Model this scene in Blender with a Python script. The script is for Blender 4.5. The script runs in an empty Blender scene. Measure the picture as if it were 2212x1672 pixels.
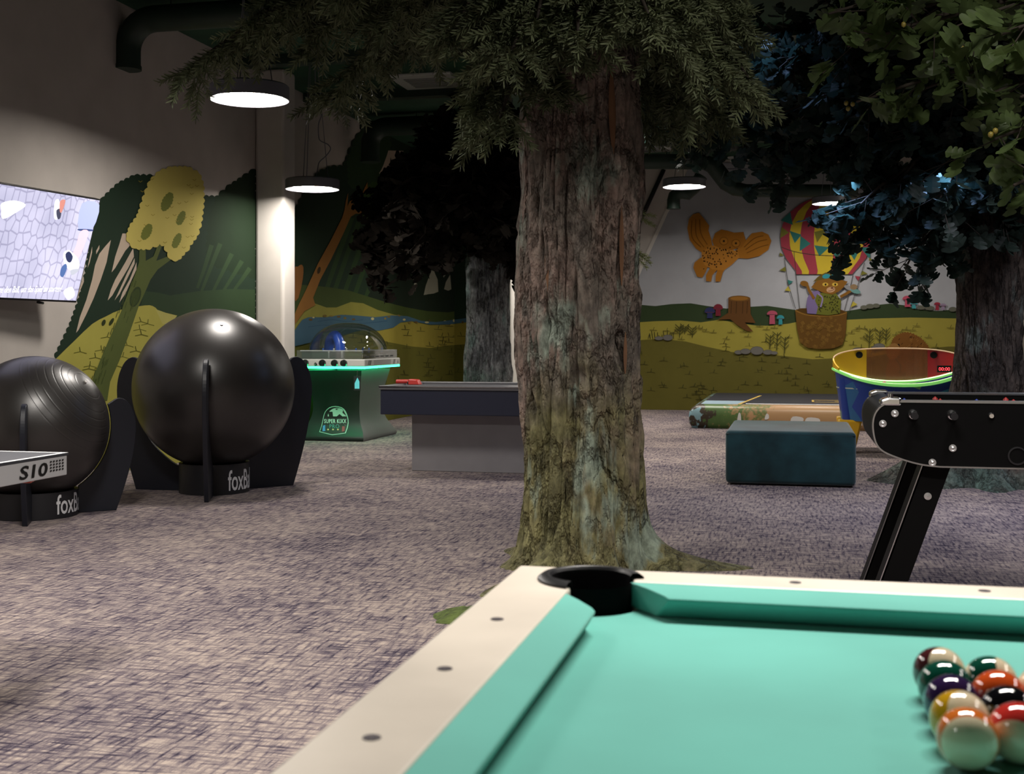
import bpy, math, random
import numpy as np
from mathutils import Vector, Matrix, noise as mnoise

# ---------------------------------------------------------------- camera model (2212 x 1672 frame)
IW, IH, FPX, HOR, CX0, EYE = 2212, 1672, 2620.0, 730.0, 1106.0, 1.17
TH = math.atan(611.0 / FPX)
CT, ST = math.cos(TH), math.sin(TH)
WX, WY, CEIL = -5.62, 19.8, 4.04          # left wall plane, back wall plane, ceiling height
SC = bpy.context.scene
COL = SC.collection
R = math.radians

def at(px, py, z):                         # photo pixel at camera depth z -> world point
    r = (px - CX0) / FPX * z
    return Vector((r * CT - z * ST, r * ST + z * CT, EYE - (py - HOR) / FPX * z))
def ray(px, py):
    return at(px, py, 1.0) - Vector((0, 0, EYE))
def on_x(px, py, X):
    d = ray(px, py); return Vector((0, 0, EYE)) + d * (X / d.x)
def on_y(px, py, Y):
    d = ray(px, py); return Vector((0, 0, EYE)) + d * (Y / d.y)
def on_z(px, py, Z):
    d = ray(px, py); return Vector((0, 0, EYE)) + d * ((Z - EYE) / d.z)

# ---------------------------------------------------------------- materials
MATS = {}
def nodes_of(m):
    m.use_nodes = True
    nt = m.node_tree
    return nt, nt.nodes, nt.links, nt.nodes['Principled BSDF']

def mat(name, col, rough=0.5, metal=0.0, var=0.0, vscale=8.0, bump=0.0, bscale=60.0, emit=0.0, ecol=None, spec=0.5, sheen=0.0, coat=0.0, stretch=(1, 1, 1), col2=None):
    if name in MATS: return MATS[name]
    m = bpy.data.materials.new(name); MATS[name] = m
    nt, N, L, b = nodes_of(m)
    b.inputs['Base Color'].default_value = (*col, 1)
    b.inputs['Roughness'].default_value = rough
    b.inputs['Metallic'].default_value = metal
    b.inputs['Specular IOR Level'].default_value = spec
    if sheen: b.inputs['Sheen Weight'].default_value = sheen
    if coat: b.inputs['Coat Weight'].default_value = coat; b.inputs['Coat Roughness'].default_value = 0.05
    if emit:
        b.inputs['Emission Color'].default_value = (*(ecol or col), 1)
        b.inputs['Emission Strength'].default_value = emit
    if var or bump:
        tc = N.new('ShaderNodeTexCoord'); mp = N.new('ShaderNodeMapping')
        mp.inputs['Scale'].default_value = stretch
        L.new(tc.outputs['Object'], mp.inputs['Vector'])
    if var:
        nz = N.new('ShaderNodeTexNoise'); nz.inputs['Scale'].default_value = vscale; nz.inputs['Detail'].default_value = 6
        rp = N.new('ShaderNodeValToRGB')
        c2 = col2 or tuple(max(0, c * (1 - var)) for c in col)
        c1 = col if col2 else tuple(min(1, c * (1 + var)) for c in col)
        rp.color_ramp.elements[0].position = .35; rp.color_ramp.elements[1].position = .65
        rp.color_ramp.elements[0].color = (*c2, 1); rp.color_ramp.elements[1].color = (*c1, 1)
        L.new(mp.outputs['Vector'], nz.inputs['Vector']); L.new(nz.outputs['Fac'], rp.inputs['Fac'])
        L.new(rp.outputs['Color'], b.inputs['Base Color'])
    if bump:
        n2 = N.new('ShaderNodeTexNoise'); n2.inputs['Scale'].default_value = bscale; n2.inputs['Detail'].default_value = 8
        bp = N.new('ShaderNodeBump'); bp.inputs['Strength'].default_value = bump; bp.inputs['Distance'].default_value = 0.01
        L.new(mp.outputs['Vector'], n2.inputs['Vector']); L.new(n2.outputs['Fac'], bp.inputs['Height'])
        L.new(bp.outputs['Normal'], b.inputs['Normal'])
    return m

def emat(name, col, strength):
    if name in MATS: return MATS[name]
    m = bpy.data.materials.new(name); MATS[name] = m
    nt, N, L, b = nodes_of(m)
    b.inputs['Base Color'].default_value = (*[c * .5 for c in col], 1)
    b.inputs['Emission Color'].default_value = (*col, 1); b.inputs['Emission Strength'].default_value = strength
    return m

def clear_mat(name, tint=(1, 1, 1), refl=0.06, rough=0.03, body=0.0, bodycol=(.5, .5, .5)):
    """thin clear plastic: straight-through tint plus a Fresnel reflection, and a little body colour"""
    if name in MATS: return MATS[name]
    m = bpy.data.materials.new(name); MATS[name] = m
    m.use_nodes = True; nt = m.node_tree; N, L = nt.nodes, nt.links
    N.remove(N['Principled BSDF'])
    tr = N.new('ShaderNodeBsdfTransparent'); tr.inputs['Color'].default_value = (*tint, 1)
    df = N.new('ShaderNodeBsdfDiffuse'); df.inputs['Color'].default_value = (*bodycol, 1)
    gl = N.new('ShaderNodeBsdfGlossy'); gl.inputs['Roughness'].default_value = rough
    lw = N.new('ShaderNodeLayerWeight'); lw.inputs['Blend'].default_value = .25
    mr = N.new('ShaderNodeMapRange'); mr.inputs['To Min'].default_value = refl; mr.inputs['To Max'].default_value = .75
    mr.inputs['From Min'].default_value = 0; mr.inputs['From Max'].default_value = 1
    L.new(lw.outputs['Fresnel'], mr.inputs['Value'])
    m0 = N.new('ShaderNodeMixShader'); m0.inputs[0].default_value = body
    L.new(tr.outputs[0], m0.inputs[1]); L.new(df.outputs[0], m0.inputs[2])
    m1 = N.new('ShaderNodeMixShader'); L.new(mr.outputs[0], m1.inputs[0])
    L.new(m0.outputs[0], m1.inputs[1]); L.new(gl.outputs[0], m1.inputs[2])
    L.new(m1.outputs[0], N['Material Output'].inputs['Surface'])
    return m

# ---------------------------------------------------------------- objects
def wloc(o):
    v = Vector((0, 0, 0))
    while o is not None:
        v += o.location; o = o.parent
    return v
def tag(o, label=None, cat=None, group=None, kind=None):
    if label: o['label'] = label
    if cat: o['category'] = cat
    if group: o['group'] = group
    if kind: o['kind'] = kind
    return o
def thing(name, label, cat, loc, group=None):
    o = bpy.data.objects.new(name, None); COL.objects.link(o)
    o.empty_display_size = .1; o.location = loc
    return tag(o, label, cat, group)
def copy_tree(o, parent=None):
    c = o.copy(); COL.objects.link(c)
    if parent is not None: c.parent = parent
    for ch in list(o.children): copy_tree(ch, c)
    return c

class MB:
    """collects faces in world coordinates; build() links them as ONE mesh object"""
    def __init__(s): s.v, s.f, s.mi, s.mats, s.cur = [], [], [], [], 0
    def m(s, material):
        if material not in s.mats: s.mats.append(material)
        s.cur = s.mats.index(material); return s
    def add(s, vs, fs):
        b = len(s.v); s.v += [tuple(p) for p in vs]
        for f in fs: s.f.append([b + i for i in f]); s.mi.append(s.cur)
        return s
    def poly(s, pts): return s.add(pts, [list(range(len(pts)))])
    def box(s, lo, hi):
        x0, y0, z0 = lo; x1, y1, z1 = hi
        return s.add([(x0, y0, z0), (x1, y0, z0), (x1, y1, z0), (x0, y1, z0), (x0, y0, z1), (x1, y0, z1), (x1, y1, z1), (x0, y1, z1)],
                     [(3, 2, 1, 0), (4, 5, 6, 7), (0, 1, 5, 4), (1, 2, 6, 5), (2, 3, 7, 6), (3, 0, 4, 7)])
    def hexa(s, p):   # 8 points: bottom 4 ccw, top 4 ccw
        return s.add(p, [(3, 2, 1, 0), (4, 5, 6, 7), (0, 1, 5, 4), (1, 2, 6, 5), (2, 3, 7, 6), (3, 0, 4, 7)])
    def prism(s, pts, d):
        """closed outline pts (3d), extruded by vector d"""
        n = len(pts); d = Vector(d); a = [Vector(p) for p in pts]
        return s.add(a + [p + d for p in a], [list(range(n))[::-1], list(range(n, 2 * n))] + [(i, (i + 1) % n, n + (i + 1) % n, n + i) for i in range(n)])
    def tube(s, path, r, n=10, cap=True):
        P = [Vector(p) for p in path]; k = len(P)
        rr = r if isinstance(r, (list, tuple)) else [r] * k
        T = [(P[min(i + 1, k - 1)] - P[max(i - 1, 0)]).normalized() for i in range(k)]
        u = T[0].orthogonal().normalized(); vs = []
        for i in range(k):
            u = (u - T[i] * u.dot(T[i])).normalized(); w = T[i].cross(u)
            for j in range(n):
                a = 2 * math.pi * j / n
                vs.append(P[i] + (u * math.cos(a) + w * math.sin(a)) * rr[i])
        fs = [(i * n + j, i * n + (j + 1) % n, (i + 1) * n + (j + 1) % n, (i + 1) * n + j) for i in range(k - 1) for j in range(n)]
        if cap: fs += [list(range(n))[::-1], list(range((k - 1) * n, k * n))]
        return s.add(vs, fs)
    def cyl(s, p0, p1, r, n=20): return s.tube([p0, p1], r, n)
    def lathe(s, c, prof, n=32, a0=0, a1=2 * math.pi, axis='z'):
        """profile [(radius, height)] turned about a vertical axis through c"""
        full = abs(a1 - a0 - 2 * math.pi) < 1e-6; na = n if full else n + 1; vs = []
        for r_, z_ in prof:
            for j in range(na):
                a = a0 + (a1 - a0) * j / n
                q = (r_ * math.cos(a), r_ * math.sin(a), z_)
                if axis == 'y': q = (q[0], -q[2], q[1])
                if axis == 'x': q = (q[2], q[0], q[1])
                vs.append((c[0] + q[0], c[1] + q[1], c[2] + q[2]))
        fs = []
        for i in range(len(prof) - 1):
            for j in range(n):
                k = (j + 1) % na
                fs.append((i * na + j, i * na + k, (i + 1) * na + k, (i + 1) * na + j))
        return s.add(vs, fs)
    def sphere(s, c, r, n=24, k=14):
        prof = [(max(1e-5, r * math.cos(a)), r * math.sin(a)) for a in [math.pi * (i / k - .5) for i in range(k + 1)]]
        return s.lathe(c, prof, n)
    def stroke(s, pts, w, off=(0, 0, 0)):
        """flat ribbon: pts are 3d points, w half width vector function handled by the caller"""
        return s
    def build(s, name, parent=None, smooth=False, bevel=0.0, loc=None, segs=2, angle=35):
        me = bpy.data.meshes.new(name)
        o = bpy.data.objects.new(name, me)
        if loc is not None: o.location = loc
        if parent is not None: o.parent = parent
        COL.objects.link(o)
        off = wloc(o)
        me.from_pydata([(x - off.x, y - off.y, z - off.z) for x, y, z in s.v], [], s.f)
        for m_ in s.mats: me.materials.append(m_)
        me.polygons.foreach_set('material_index', s.mi)
        if smooth: me.polygons.foreach_set('use_smooth', [True] * len(s.f))
        me.validate(); me.update()
        if smooth == 'auto':
            me.set_sharp_from_angle(angle=R(angle))
        if bevel:
            bv = o.modifiers.new('Bevel', 'BEVEL'); bv.width = bevel; bv.segments = segs; bv.limit_method = 'ANGLE'; bv.angle_limit = R(40)
        return o

def np_mesh(name, verts, tris, mats, mi=None, parent=None, smooth=False, quads=False):
    me = bpy.data.meshes.new(name); o = bpy.data.objects.new(name, me)
    if parent is not None: o.parent = parent
    COL.objects.link(o)
    off = np.array(wloc(o)); v = np.asarray(verts, dtype=np.float64) - off
    k = tris.shape[1]
    me.vertices.add(len(v)); me.vertices.foreach_set('co', v.ravel())
    me.loops.add(tris.size); me.loops.foreach_set('vertex_index', tris.astype(np.int32).ravel())
    me.polygons.add(len(tris)); me.polygons.foreach_set('loop_start', np.arange(0, tris.size, k, dtype=np.int32))
    for m_ in mats: me.materials.append(m_)
    if mi is not None: me.polygons.foreach_set('material_index', np.asarray(mi, dtype=np.int32))
    if smooth: me.polygons.foreach_set('use_smooth', np.ones(len(tris), dtype=bool))
    me.update(calc_edges=True); me.validate()
    return o

def text_geo(s, size=1.0, bold=0.0, shear=0.0, spacing=1.0):
    """built-in font -> flat (verts, faces) in the xy plane, left-bottom origin"""
    cu = bpy.data.curves.new('lettering', 'FONT'); cu.body = s; cu.size = size; cu.offset = bold; cu.shear = shear; cu.space_character = spacing
    cu.resolution_u = 3
    o = bpy.data.objects.new('lettering', cu); COL.objects.link(o)
    dg = bpy.context.evaluated_depsgraph_get(); dg.update()
    me = bpy.data.meshes.new_from_object(o.evaluated_get(dg))
    vs = [tuple(v.co) for v in me.vertices]; fs = [list(p.vertices) for p in me.polygons]
    bpy.data.objects.remove(o); bpy.data.curves.remove(cu); bpy.data.meshes.remove(me)
    return vs, fs
def put_text(mb, s, fn, width=None, height=None, **kw):
    """adds lettering to mb, fn maps (u in 0..width, v in 0..height) to a world point"""
    vs, fs = text_geo(s, **kw)
    if not vs: return
    x0 = min(v[0] for v in vs); x1 = max(v[0] for v in vs); y0 = min(v[1] for v in vs); y1 = max(v[1] for v in vs)
    sx = width / (x1 - x0); sy = height / (y1 - y0) if height else sx
    mb.add([fn((v[0] - x0) * sx, (v[1] - y0) * sy) for v in vs], fs)

def smooth_closed(pts, k=4):
    n = len(pts); out = []
    for i in range(n):
        p0, p1, p2, p3 = pts[i - 1], pts[i], pts[(i + 1) % n], pts[(i + 2) % n]
        for j in range(k):
            t = j / k
            out.append(tuple(.5 * (2 * p1[a] + (p2[a] - p0[a]) * t + (2 * p0[a] - 5 * p1[a] + 4 * p2[a] - p3[a]) * t * t + (3 * p1[a] - p0[a] - 3 * p2[a] + p3[a]) * t ** 3) for a in range(len(p1))))
    return out
def smooth_open(pts, k=5):
    P = [pts[0]] + list(pts) + [pts[-1]]; out = []
    for i in range(1, len(P) - 2):
        p0, p1, p2, p3 = P[i - 1], P[i], P[i + 1], P[i + 2]
        for j in range(k):
            t = j / k
            out.append(tuple(.5 * (2 * p1[a] + (p2[a] - p0[a]) * t + (2 * p0[a] - 5 * p1[a] + 4 * p2[a] - p3[a]) * t * t + (3 * p1[a] - p0[a] - 3 * p2[a] + p3[a]) * t ** 3) for a in range(len(p1))))
    out.append(tuple(pts[-1])); return out
# ================================================================= ROOM
def carpet_mat():
    m = bpy.data.materials.new('carpet'); nt, N, L, b = nodes_of(m)
    b.inputs['Roughness'].default_value = .95; b.inputs['Specular IOR Level'].default_value = .1
    tc = N.new('ShaderNodeTexCoord')
    def streak(sx, sy, sc, det, seed):
        mp = N.new('ShaderNodeMapping'); mp.inputs['Scale'].default_value = (sx, sy, 1); mp.inputs['Location'].default_value = (seed, seed * .7, 0)
        nz = N.new('ShaderNodeTexNoise'); nz.inputs['Scale'].default_value = sc; nz.inputs['Detail'].default_value = det; nz.inputs['Roughness'].default_value = .62
        L.new(tc.outputs['Object'], mp.inputs['Vector']); L.new(mp.outputs['Vector'], nz.inputs['Vector']); return nz.outputs['Fac']
    def mth(op, a, c, clamp=False):
        n = N.new('ShaderNodeMath'); n.operation = op; n.use_clamp = clamp
        for i, x in enumerate((a, c)):
            if isinstance(x, (int, float)): n.inputs[i].default_value = x
            else: L.new(x, n.inputs[i])
        return n.outputs[0]
    a = streak(2.0, 15, 4.0, 7, 0.0)      # threads along x
    c = streak(15, 2.0, 4.0, 7, 5.0)      # threads along y
    d = streak(1, 1, 1.3, 3, 9.0)       # large blotches
    e = streak(60, 60, 8, 2, 2.0)       # pile
    mx = mth('MINIMUM', a, c)
    av = mth('MULTIPLY', mth('ADD', a, c), .5)
    s = mth('ADD', mth('MULTIPLY', mx, .6), mth('MULTIPLY', av, .4))
    s = mth('ADD', s, mth('MULTIPLY', mth('SUBTRACT', d, .5), .22))
    s = mth('ADD', s, mth('MULTIPLY', mth('SUBTRACT', e, .5), .20))
    rp = N.new('ShaderNodeValToRGB'); cr = rp.color_ramp
    cr.elements[0].position = .37; cr.elements[0].color = (.030, .025, .042, 1)
    cr.elements[1].position = .59; cr.elements[1].color = (.40, .33, .285, 1)
    k = cr.elements.new(.425); k.color = (.105, .085, .105, 1)
    k = cr.elements.new(.50); k.color = (.225, .185, .18, 1)
    L.new(s, rp.inputs['Fac']); L.new(rp.outputs['Color'], b.inputs['Base Color'])
    bp = N.new('ShaderNodeBump'); bp.inputs['Strength'].default_value = .5; bp.inputs['Distance'].default_value = .006
    L.new(s, bp.inputs['Height']); L.new(bp.outputs['Normal'], b.inputs['Normal'])
    return m

XR, YF = 8.5, -4.5
M_wall = mat('wall_paint', (.50, .46, .42), .85, var=.05, vscale=3, bump=.08, bscale=180, spec=.2)
M_ceil = mat('ceiling_green', (.020, .062, .034), .75, var=.2, vscale=2, spec=.3)
M_duct = mat('duct_green', (.012, .030, .019), .55, var=.15, vscale=5)
M_white = mat('white_plastic', (.75, .75, .74), .4)
M_column = mat('column_paint', (.66, .62, .57), .8, var=.03, vscale=4, spec=.2)

def struct(name, mb, **k): return tag(mb.build(name, **k), kind='structure')
struct('floor', MB().m(carpet_mat()).box((WX - .2, YF - .2, -.1), (XR + .2, WY + .2, 0)))
struct('ceiling', MB().m(M_ceil).box((WX - .2, YF - .2, CEIL), (XR + .2, WY + .2, CEIL + .1)))
struct('wall_left', MB().m(M_wall).box((WX - .15, YF - .2, 0), (WX, WY + .2, CEIL)))
struct('wall_back', MB().m(M_wall).box((WX, WY, 0), (XR, WY + .15, CEIL)))
struct('wall_right', MB().m(M_wall).box((XR, YF, 0), (XR + .15, WY, CEIL)))
struct('wall_front', MB().m(M_wall).box((WX, YF - .15, 0), (XR, YF, CEIL)))
# ceiling beams, dark green like the slab
for y in (9.6, 11.4, 13.3, 15.2, 17.4):
    struct('ceiling_beam', MB().m(M_duct).box((WX, y, CEIL - .10), (XR, y + .16, CEIL)))
# square columns
struct('column', MB().m(M_column).box((WX, 12.0, 0), (-5.29, 12.32, CEIL)), bevel=.035, segs=3)
p = at(1099, 730, 17.2); struct('column', MB().m(M_column).box((p.x, p.y, 0), (p.x + .45, p.y + .45, CEIL)), bevel=.05, segs=3)
p = at(2201, 730, 12.6); struct('column', MB().m(M_column).box((p.x, p.y, 0), (p.x + .45, p.y + .45, CEIL)), bevel=.05, segs=3)
struct('baseboard_back', MB().m(mat('skirting', (.10, .09, .075), .6)).box((-2.3, WY - .012, 0), (XR, WY, .06)))

# ---------------------------------------------------------------- ceiling services
def duct(name, label, path, r, parent_loc, cat='air duct', straps=()):
    t = thing(name, label, cat, parent_loc)
    rs = r if isinstance(r, list) else [r] * len(path)
    mb = MB().m(M_duct).tube(path, rs, 24); mb.build('pipe', t, smooth='auto')
    a, b = Vector(path[0]), Vector(path[1]); d = (b - a).normalized()
    MB().m(M_duct).tube([a - d * .005, a + d * .03], rs[0] * 1.06, 24).build('collar', t, smooth='auto')
    for q, rr in straps:
        MB().m(M_duct).tube([(q[0], q[1], q[2] + rr), (q[0], q[1], CEIL)], .006, 6).build('hanger', t)
    return t
def arc(c, a, b, n=8):
    """quarter bend from c+a to c+b"""
    return [Vector(c) + Vector(a) * math.cos(t) + Vector(b) * math.sin(t) for t in [math.pi / 2 * i / n for i in range(n + 1)]]
Zd = 10.4
e0 = at(275, 150, Zd); e1 = at(275, 110, Zd); ax = at(340, 77, Zd)
rad = .26
c_ = Vector((e1.x + rad, e1.y, e1.z)); top = c_.z + rad
path = [e0, e1] + arc(c_, (-rad, 0, 0), (0, 0, rad))[1:] + [Vector((c_.x + k, e1.y, top)) for k in (.4, .9, 1.8, 3.2)]
duct('elbow_duct', 'dark green round air duct ending in a downward elbow above the television', path, .112, e0, straps=[(Vector((c_.x + .15, e1.y, top)), .112)])
Zd = 15.6
e0 = at(800, 350, Zd); e1 = at(800, 312, Zd); rad = .22
c_ = Vector((e1.x + rad, e1.y, e1.z)); top = c_.z + rad
path = [e0, e1] + arc(c_, (-rad, 0, 0), (0, 0, rad))[1:] + [Vector((c_.x + k, e1.y, top)) for k in (.4, 1.1)]
duct('elbow_duct', 'dark green round air duct elbow above the orange painted trunk', path, .12, e0, straps=[(path[-2], .12)])
Zd = 18.4
pts = [(1376, 349), (1440, 349), (1520, 350), (1541, 358), (1570, 395), (1588, 408), (1612, 412), (1700, 412), (1850, 413)]
path = [at(x, y, Zd) for x, y in pts]
duct('wall_duct', 'long dark green duct with a slanting step along the back wall above the balloon', path, [.115] * 3 + [.13, .13, .11] + [.10] * 3, path[0], straps=[(path[1], .115), (path[7], .10)])
Zd = 18.2
pts = [(1455, 451), (1455, 432), (1457, 424), (1464, 418), (1474, 416), (1484, 419), (1500, 405), (1515, 380)]
path = [at(x, y, Zd) for x, y in pts]
duct('nozzle_duct', 'short dark green duct nozzle pointing down below the far round lamp', path, .098, path[0], straps=[(path[-1], .098)])
tag(MB().m(mat('dark_pipe', (.015, .015, .015), .5)).tube([on_y(1434, 366, WY - .05), on_y(1386, 470, WY - .05), on_y(1372, 500, WY - .05)], .035, 10).build('slanted_pipe', smooth=True, loc=on_y(1386, 470, WY - .05)),
    'thin black pipe slanting down the back wall beside the foreground trunk', 'pipe')

M_sm = mat('detector_white', (.55, .56, .54), .5)
for (px, py, lab) in ((866, 66, 'white smoke detector on the ceiling, nearest of the three'), (878, 281, 'small white smoke detector under the green ceiling above the dark tree'), (1584, 342, 'white smoke detector on the ceiling right of the far lamp')):
    p = on_z(px, py, CEIL - .02)
    t = thing('smoke_detector', lab, 'smoke detector', (p.x, p.y, CEIL), 'smoke detectors on the ceiling')
    MB().m(M_sm).lathe((p.x, p.y, CEIL), [(.001, -.02), (.085, -.02), (.09, 0)], 20).build('mount', t, smooth='auto')
    MB().m(M_sm).lathe((p.x, p.y, CEIL - .055), [(.001, -.03), (.045, -.025), (.055, 0), (.04, .035)], 20).build('sensor', t, smooth='auto')
def cassette(px, py, w, rz, lab):
    p = on_z(px, py, CEIL)
    t = thing('ceiling_cassette', lab, 'air conditioner', (p.x, p.y, CEIL))
    MB().m(M_sm).box((p.x - w, p.y - w, CEIL - .03), (p.x + w, p.y + w, CEIL - .001)).build('frame', t, bevel=.008)
    mb = MB().m(mat('grille_grey', (.25, .26, .25), .6))
    for k in range(7): mb.box((p.x - w * .6, p.y - w * .6 + k * w * .19, CEIL - .04), (p.x + w * .6, p.y - w * .6 + k * w * .19 + .03, CEIL - .03))
    mb.build('grille', t)
cassette(925, 172, .36, 0, 'square white ceiling air conditioner panel above the middle of the room')
cassette(1400, 318, .34, 0, 'square white ceiling air conditioner panel just right of the foreground trunk')

# ================================================================= PENDANT LAMPS
M_lamp = mat('lamp_body_grey', (.13, .13, .15), .45)
M_lampin = mat('lamp_reflector', (.16, .16, .165), .6, spec=.1)
M_lit = emat('lamp_diffuser', (1.0, .93, .86), 95)
def pendant(px, py, Z, wpx, label, wires):
    c = at(px, py, Z); r = wpx * Z / FPX / 2; h = r * .37
    t = thing('pendant_lamp', label, 'lamp', c, 'round ceiling pendant lamps')
    MB().m(M_lamp).lathe(c, [(.001, h), (r * .96, h), (r, h * .9), (r, 0), (r * .985, -.002), (r * .975, .004)], 48).build('shade', t, smooth='auto')
    MB().m(M_lampin).lathe(c, [(r * .975, .004), (r * .85, h * .34)], 48).build('reflector', t, smooth=True)
    MB().m(M_lit).lathe(c, [(r * .85, h * .34), (.001, h * .34)], 48).build('diffuser', t)
    for dx, dy in wires:
        MB().m(M_lamp).tube([(c.x + dx * r, c.y + dy * r, c.z + h), (c.x + dx * r * .3, c.y + dy * r * .3, CEIL)], .004, 6).build('wire', t)
    MB().m(M_lamp).lathe((c.x, c.y, CEIL), [(.001, -.03), (.06, -.03), (.06, 0)], 16).build('ceiling_rose', t, smooth='auto')
    return t, c, r, h
W3 = [(.5, .3), (-.5, .3), (0, -.55)]
pendant(539, 216, 9.25, 170, 'large round grey pendant lamp glowing in front of the square column', W3)
l2, c2, r2, h2 = pendant(675, 409, 12.5, 116, 'small round dark pendant lamp with a loose looping cable above the dome game', W3)
pts = [(682, 384), (686, 366), (690, 350), (705, 336), (714, 322), (708, 312), (692, 304), (688, 292), (688, 268), (694, 246), (684, 222), (682, 205), (680, 120)]
MB().m(M_lamp).tube(smooth_open([tuple(at(x, y, 12.5)) for x, y in pts], 4), .006, 6).build('cable', l2, smooth=True)
pendant(1478, 404, 16.9, 93, 'round white-glowing pendant lamp in front of the owl wall', W3)
pendant(1794, 440, 17.6, 78, 'round pendant lamp half hidden by oak leaves at the top of the painted balloon', W3)
# ================================================================= WALL PAINTINGS
def srgb(h):
    f = lambda c: c / 12.92 if c <= .04045 else ((c + .055) / 1.055) ** 2.4
    return tuple(f(int(h[i:i + 2], 16) / 255) for i in (0, 2, 4))
MC = 981.5                                  # photo column where the left wall meets the back wall
LAYER = [0]
def clip(poly, keep_left):
    out = []; n = len(poly)
    ins = (lambda p: p[0] <= MC) if keep_left else (lambda p: p[0] >= MC)
    for i in range(n):
        a, b = poly[i], poly[(i + 1) % n]
        if ins(a): out.append(a)
        if ins(a) != ins(b):
            t = (MC - a[0]) / (b[0] - a[0]); out.append((MC, a[1] + (b[1] - a[1]) * t))
    return out
class Art:
    """one painted figure: flat paint layers lying on the wall"""
    def __init__(s, name, side): s.name, s.side, s.mb = name, side, MB()
    def fill(s, pts, col, smooth=0):
        if smooth: pts = smooth_closed(pts, smooth)
        pts = clip(pts, s.side == 'L')
        if len(pts) < 3: return s
        LAYER[0] += 1; d = .0015 + LAYER[0] * .00006
        m = mat('paint_' + (col if isinstance(col, str) else str(col)), srgb(col), .85, var=.04, vscale=3, spec=.15)
        s.mb.m(m)
        q = [on_x(x, y, WX + d) if s.side == 'L' else on_y(x, y, WY - d) for x, y in pts]
        for v in q: v.z = max(v.z, .002)
        s.mb.poly(q); return s
    def line(s, pts, w, col, smooth=0):
        if smooth: pts = smooth_open(pts, smooth)
        L_, R_ = [], []
        n = len(pts)
        for i, p in enumerate(pts):
            a, b = pts[max(0, i - 1)], pts[min(n - 1, i + 1)]
            dx, dy = b[0] - a[0], b[1] - a[1]; l = math.hypot(dx, dy) or 1
            ww = w if not isinstance(w, (list, tuple)) else w[0] + (w[1] - w[0]) * i / max(1, n - 1)
            L_.append((p[0] - dy / l * ww / 2, p[1] + dx / l * ww / 2)); R_.append((p[0] + dy / l * ww / 2, p[1] - dx / l * ww / 2))
        for i in range(n - 1):
            s.fill([L_[i], L_[i + 1], R_[i + 1], R_[i]], col); LAYER[0] -= 1
        LAYER[0] += 1
        return s
    def ell(s, cx, cy, rx, ry, col, rot=0, n=18):
        c, k = math.cos(R(rot)), math.sin(R(rot))
        return s.fill([(cx + rx * math.cos(t) * c - ry * math.sin(t) * k, cy + rx * math.cos(t) * k + ry * math.sin(t) * c) for t in [2 * math.pi * i / n for i in range(n)]], col)
    def done(s, parent, label=None):
        if s.mb.f:
            o = s.mb.build(s.name, parent)
            if label: o['label'] = label
def scallop(pts, r):
    """bumpy cartoon outline: a bulge on every stretch of about r pixels"""
    out = []
    n = len(pts); area = sum(pts[i][0] * pts[(i + 1) % n][1] - pts[(i + 1) % n][0] * pts[i][1] for i in range(n))
    sg = 1 if area > 0 else -1
    for i in range(n):
        a, b = pts[i], pts[(i + 1) % n]; dx, dy = b[0] - a[0], b[1] - a[1]; l = math.hypot(dx, dy); k = max(1, round(l / r))
        for j in range(k):
            for t in (0, .2, .5, .8):
                u = (j + t) / k; bulge = math.sin(math.pi * t) * l / k * .28
                out.append((a[0] + dx * u + sg * dy / l * bulge, a[1] + dy * u - sg * dx / l * bulge))
    return out
def Z1(pts, ox, oy, k): return [(ox + x * k, oy + y * k) for x, y in pts]
zA = lambda p: Z1(p, 0, 380, .3111)
zB = lambda p: Z1(p, 600, 380, .2632)
zC = lambda p: Z1(p, 1360, 380, .2751)
zD = lambda p: Z1(p, 1640, 380, .2631)
DK, DKG, MG, OL, YL, YT = '1f2f22', '1d2c1c', '344b26', '75742c', 'a09a48', 'bbad5c'
rnd = random.Random(4)

ML = thing('wall_mural', 'cartoon forest painted on the left wall behind the big balls and dome game', 'mural', (WX, 11.5, 0))
MBK = thing('wall_mural', 'painted meadow with owl, balloon and hedgehog on the back wall', 'mural', (0, WY, 0))
def both(name, fn, label=None):
    for side, par in (('L', ML), ('B', MBK)):
        a = Art(name, side); fn(a); a.done(par, label)

# ---- left of the column
a = Art('painted_forest', 'L')
a.fill(scallop([(118, 772), (150, 705), (168, 655), (185, 590), (192, 545), (196, 490), (206, 452), (226, 424), (256, 396), (290, 379), (330, 379), (346, 395), (400, 430), (440, 424), (475, 425), (551, 425), (551, 720), (380, 690), (300, 665), (250, 690), (190, 730), (135, 774)], 14), DK)
CR = 'b7a694'
for g in ([(770, 445), (730, 490), (690, 540), (660, 620), (640, 720), (600, 860), (555, 980), (528, 1090), (545, 1070), (600, 960), (650, 850), (700, 720), (740, 600), (755, 520)],
          [(880, 400), (850, 400), (830, 470), (800, 560), (775, 670), (800, 640), (870, 520), (905, 480)],
          [(925, 500), (870, 600), (800, 720), (770, 790), (748, 865), (780, 830), (830, 740), (890, 640), (930, 560)],
          [(935, 570), (880, 680), (830, 790), (795, 865), (830, 820), (880, 720), (935, 610)],
          [(948, 600), (900, 720), (850, 810), (828, 880), (870, 820), (915, 720), (948, 650)],
          [(640, 490), (620, 580), (607, 640), (622, 605), (640, 530)], [(690, 480), (668, 520), (668, 545), (690, 505)],
          [(582, 700), (545, 800), (525, 880), (545, 825), (582, 735)]):
    a.fill(zA(g), CR)
a.fill(scallop([(551, 365), (522, 384), (500, 398), (472, 422), (456, 458), (448, 520), (450, 570), (551, 600)], 16), DKG)
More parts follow.
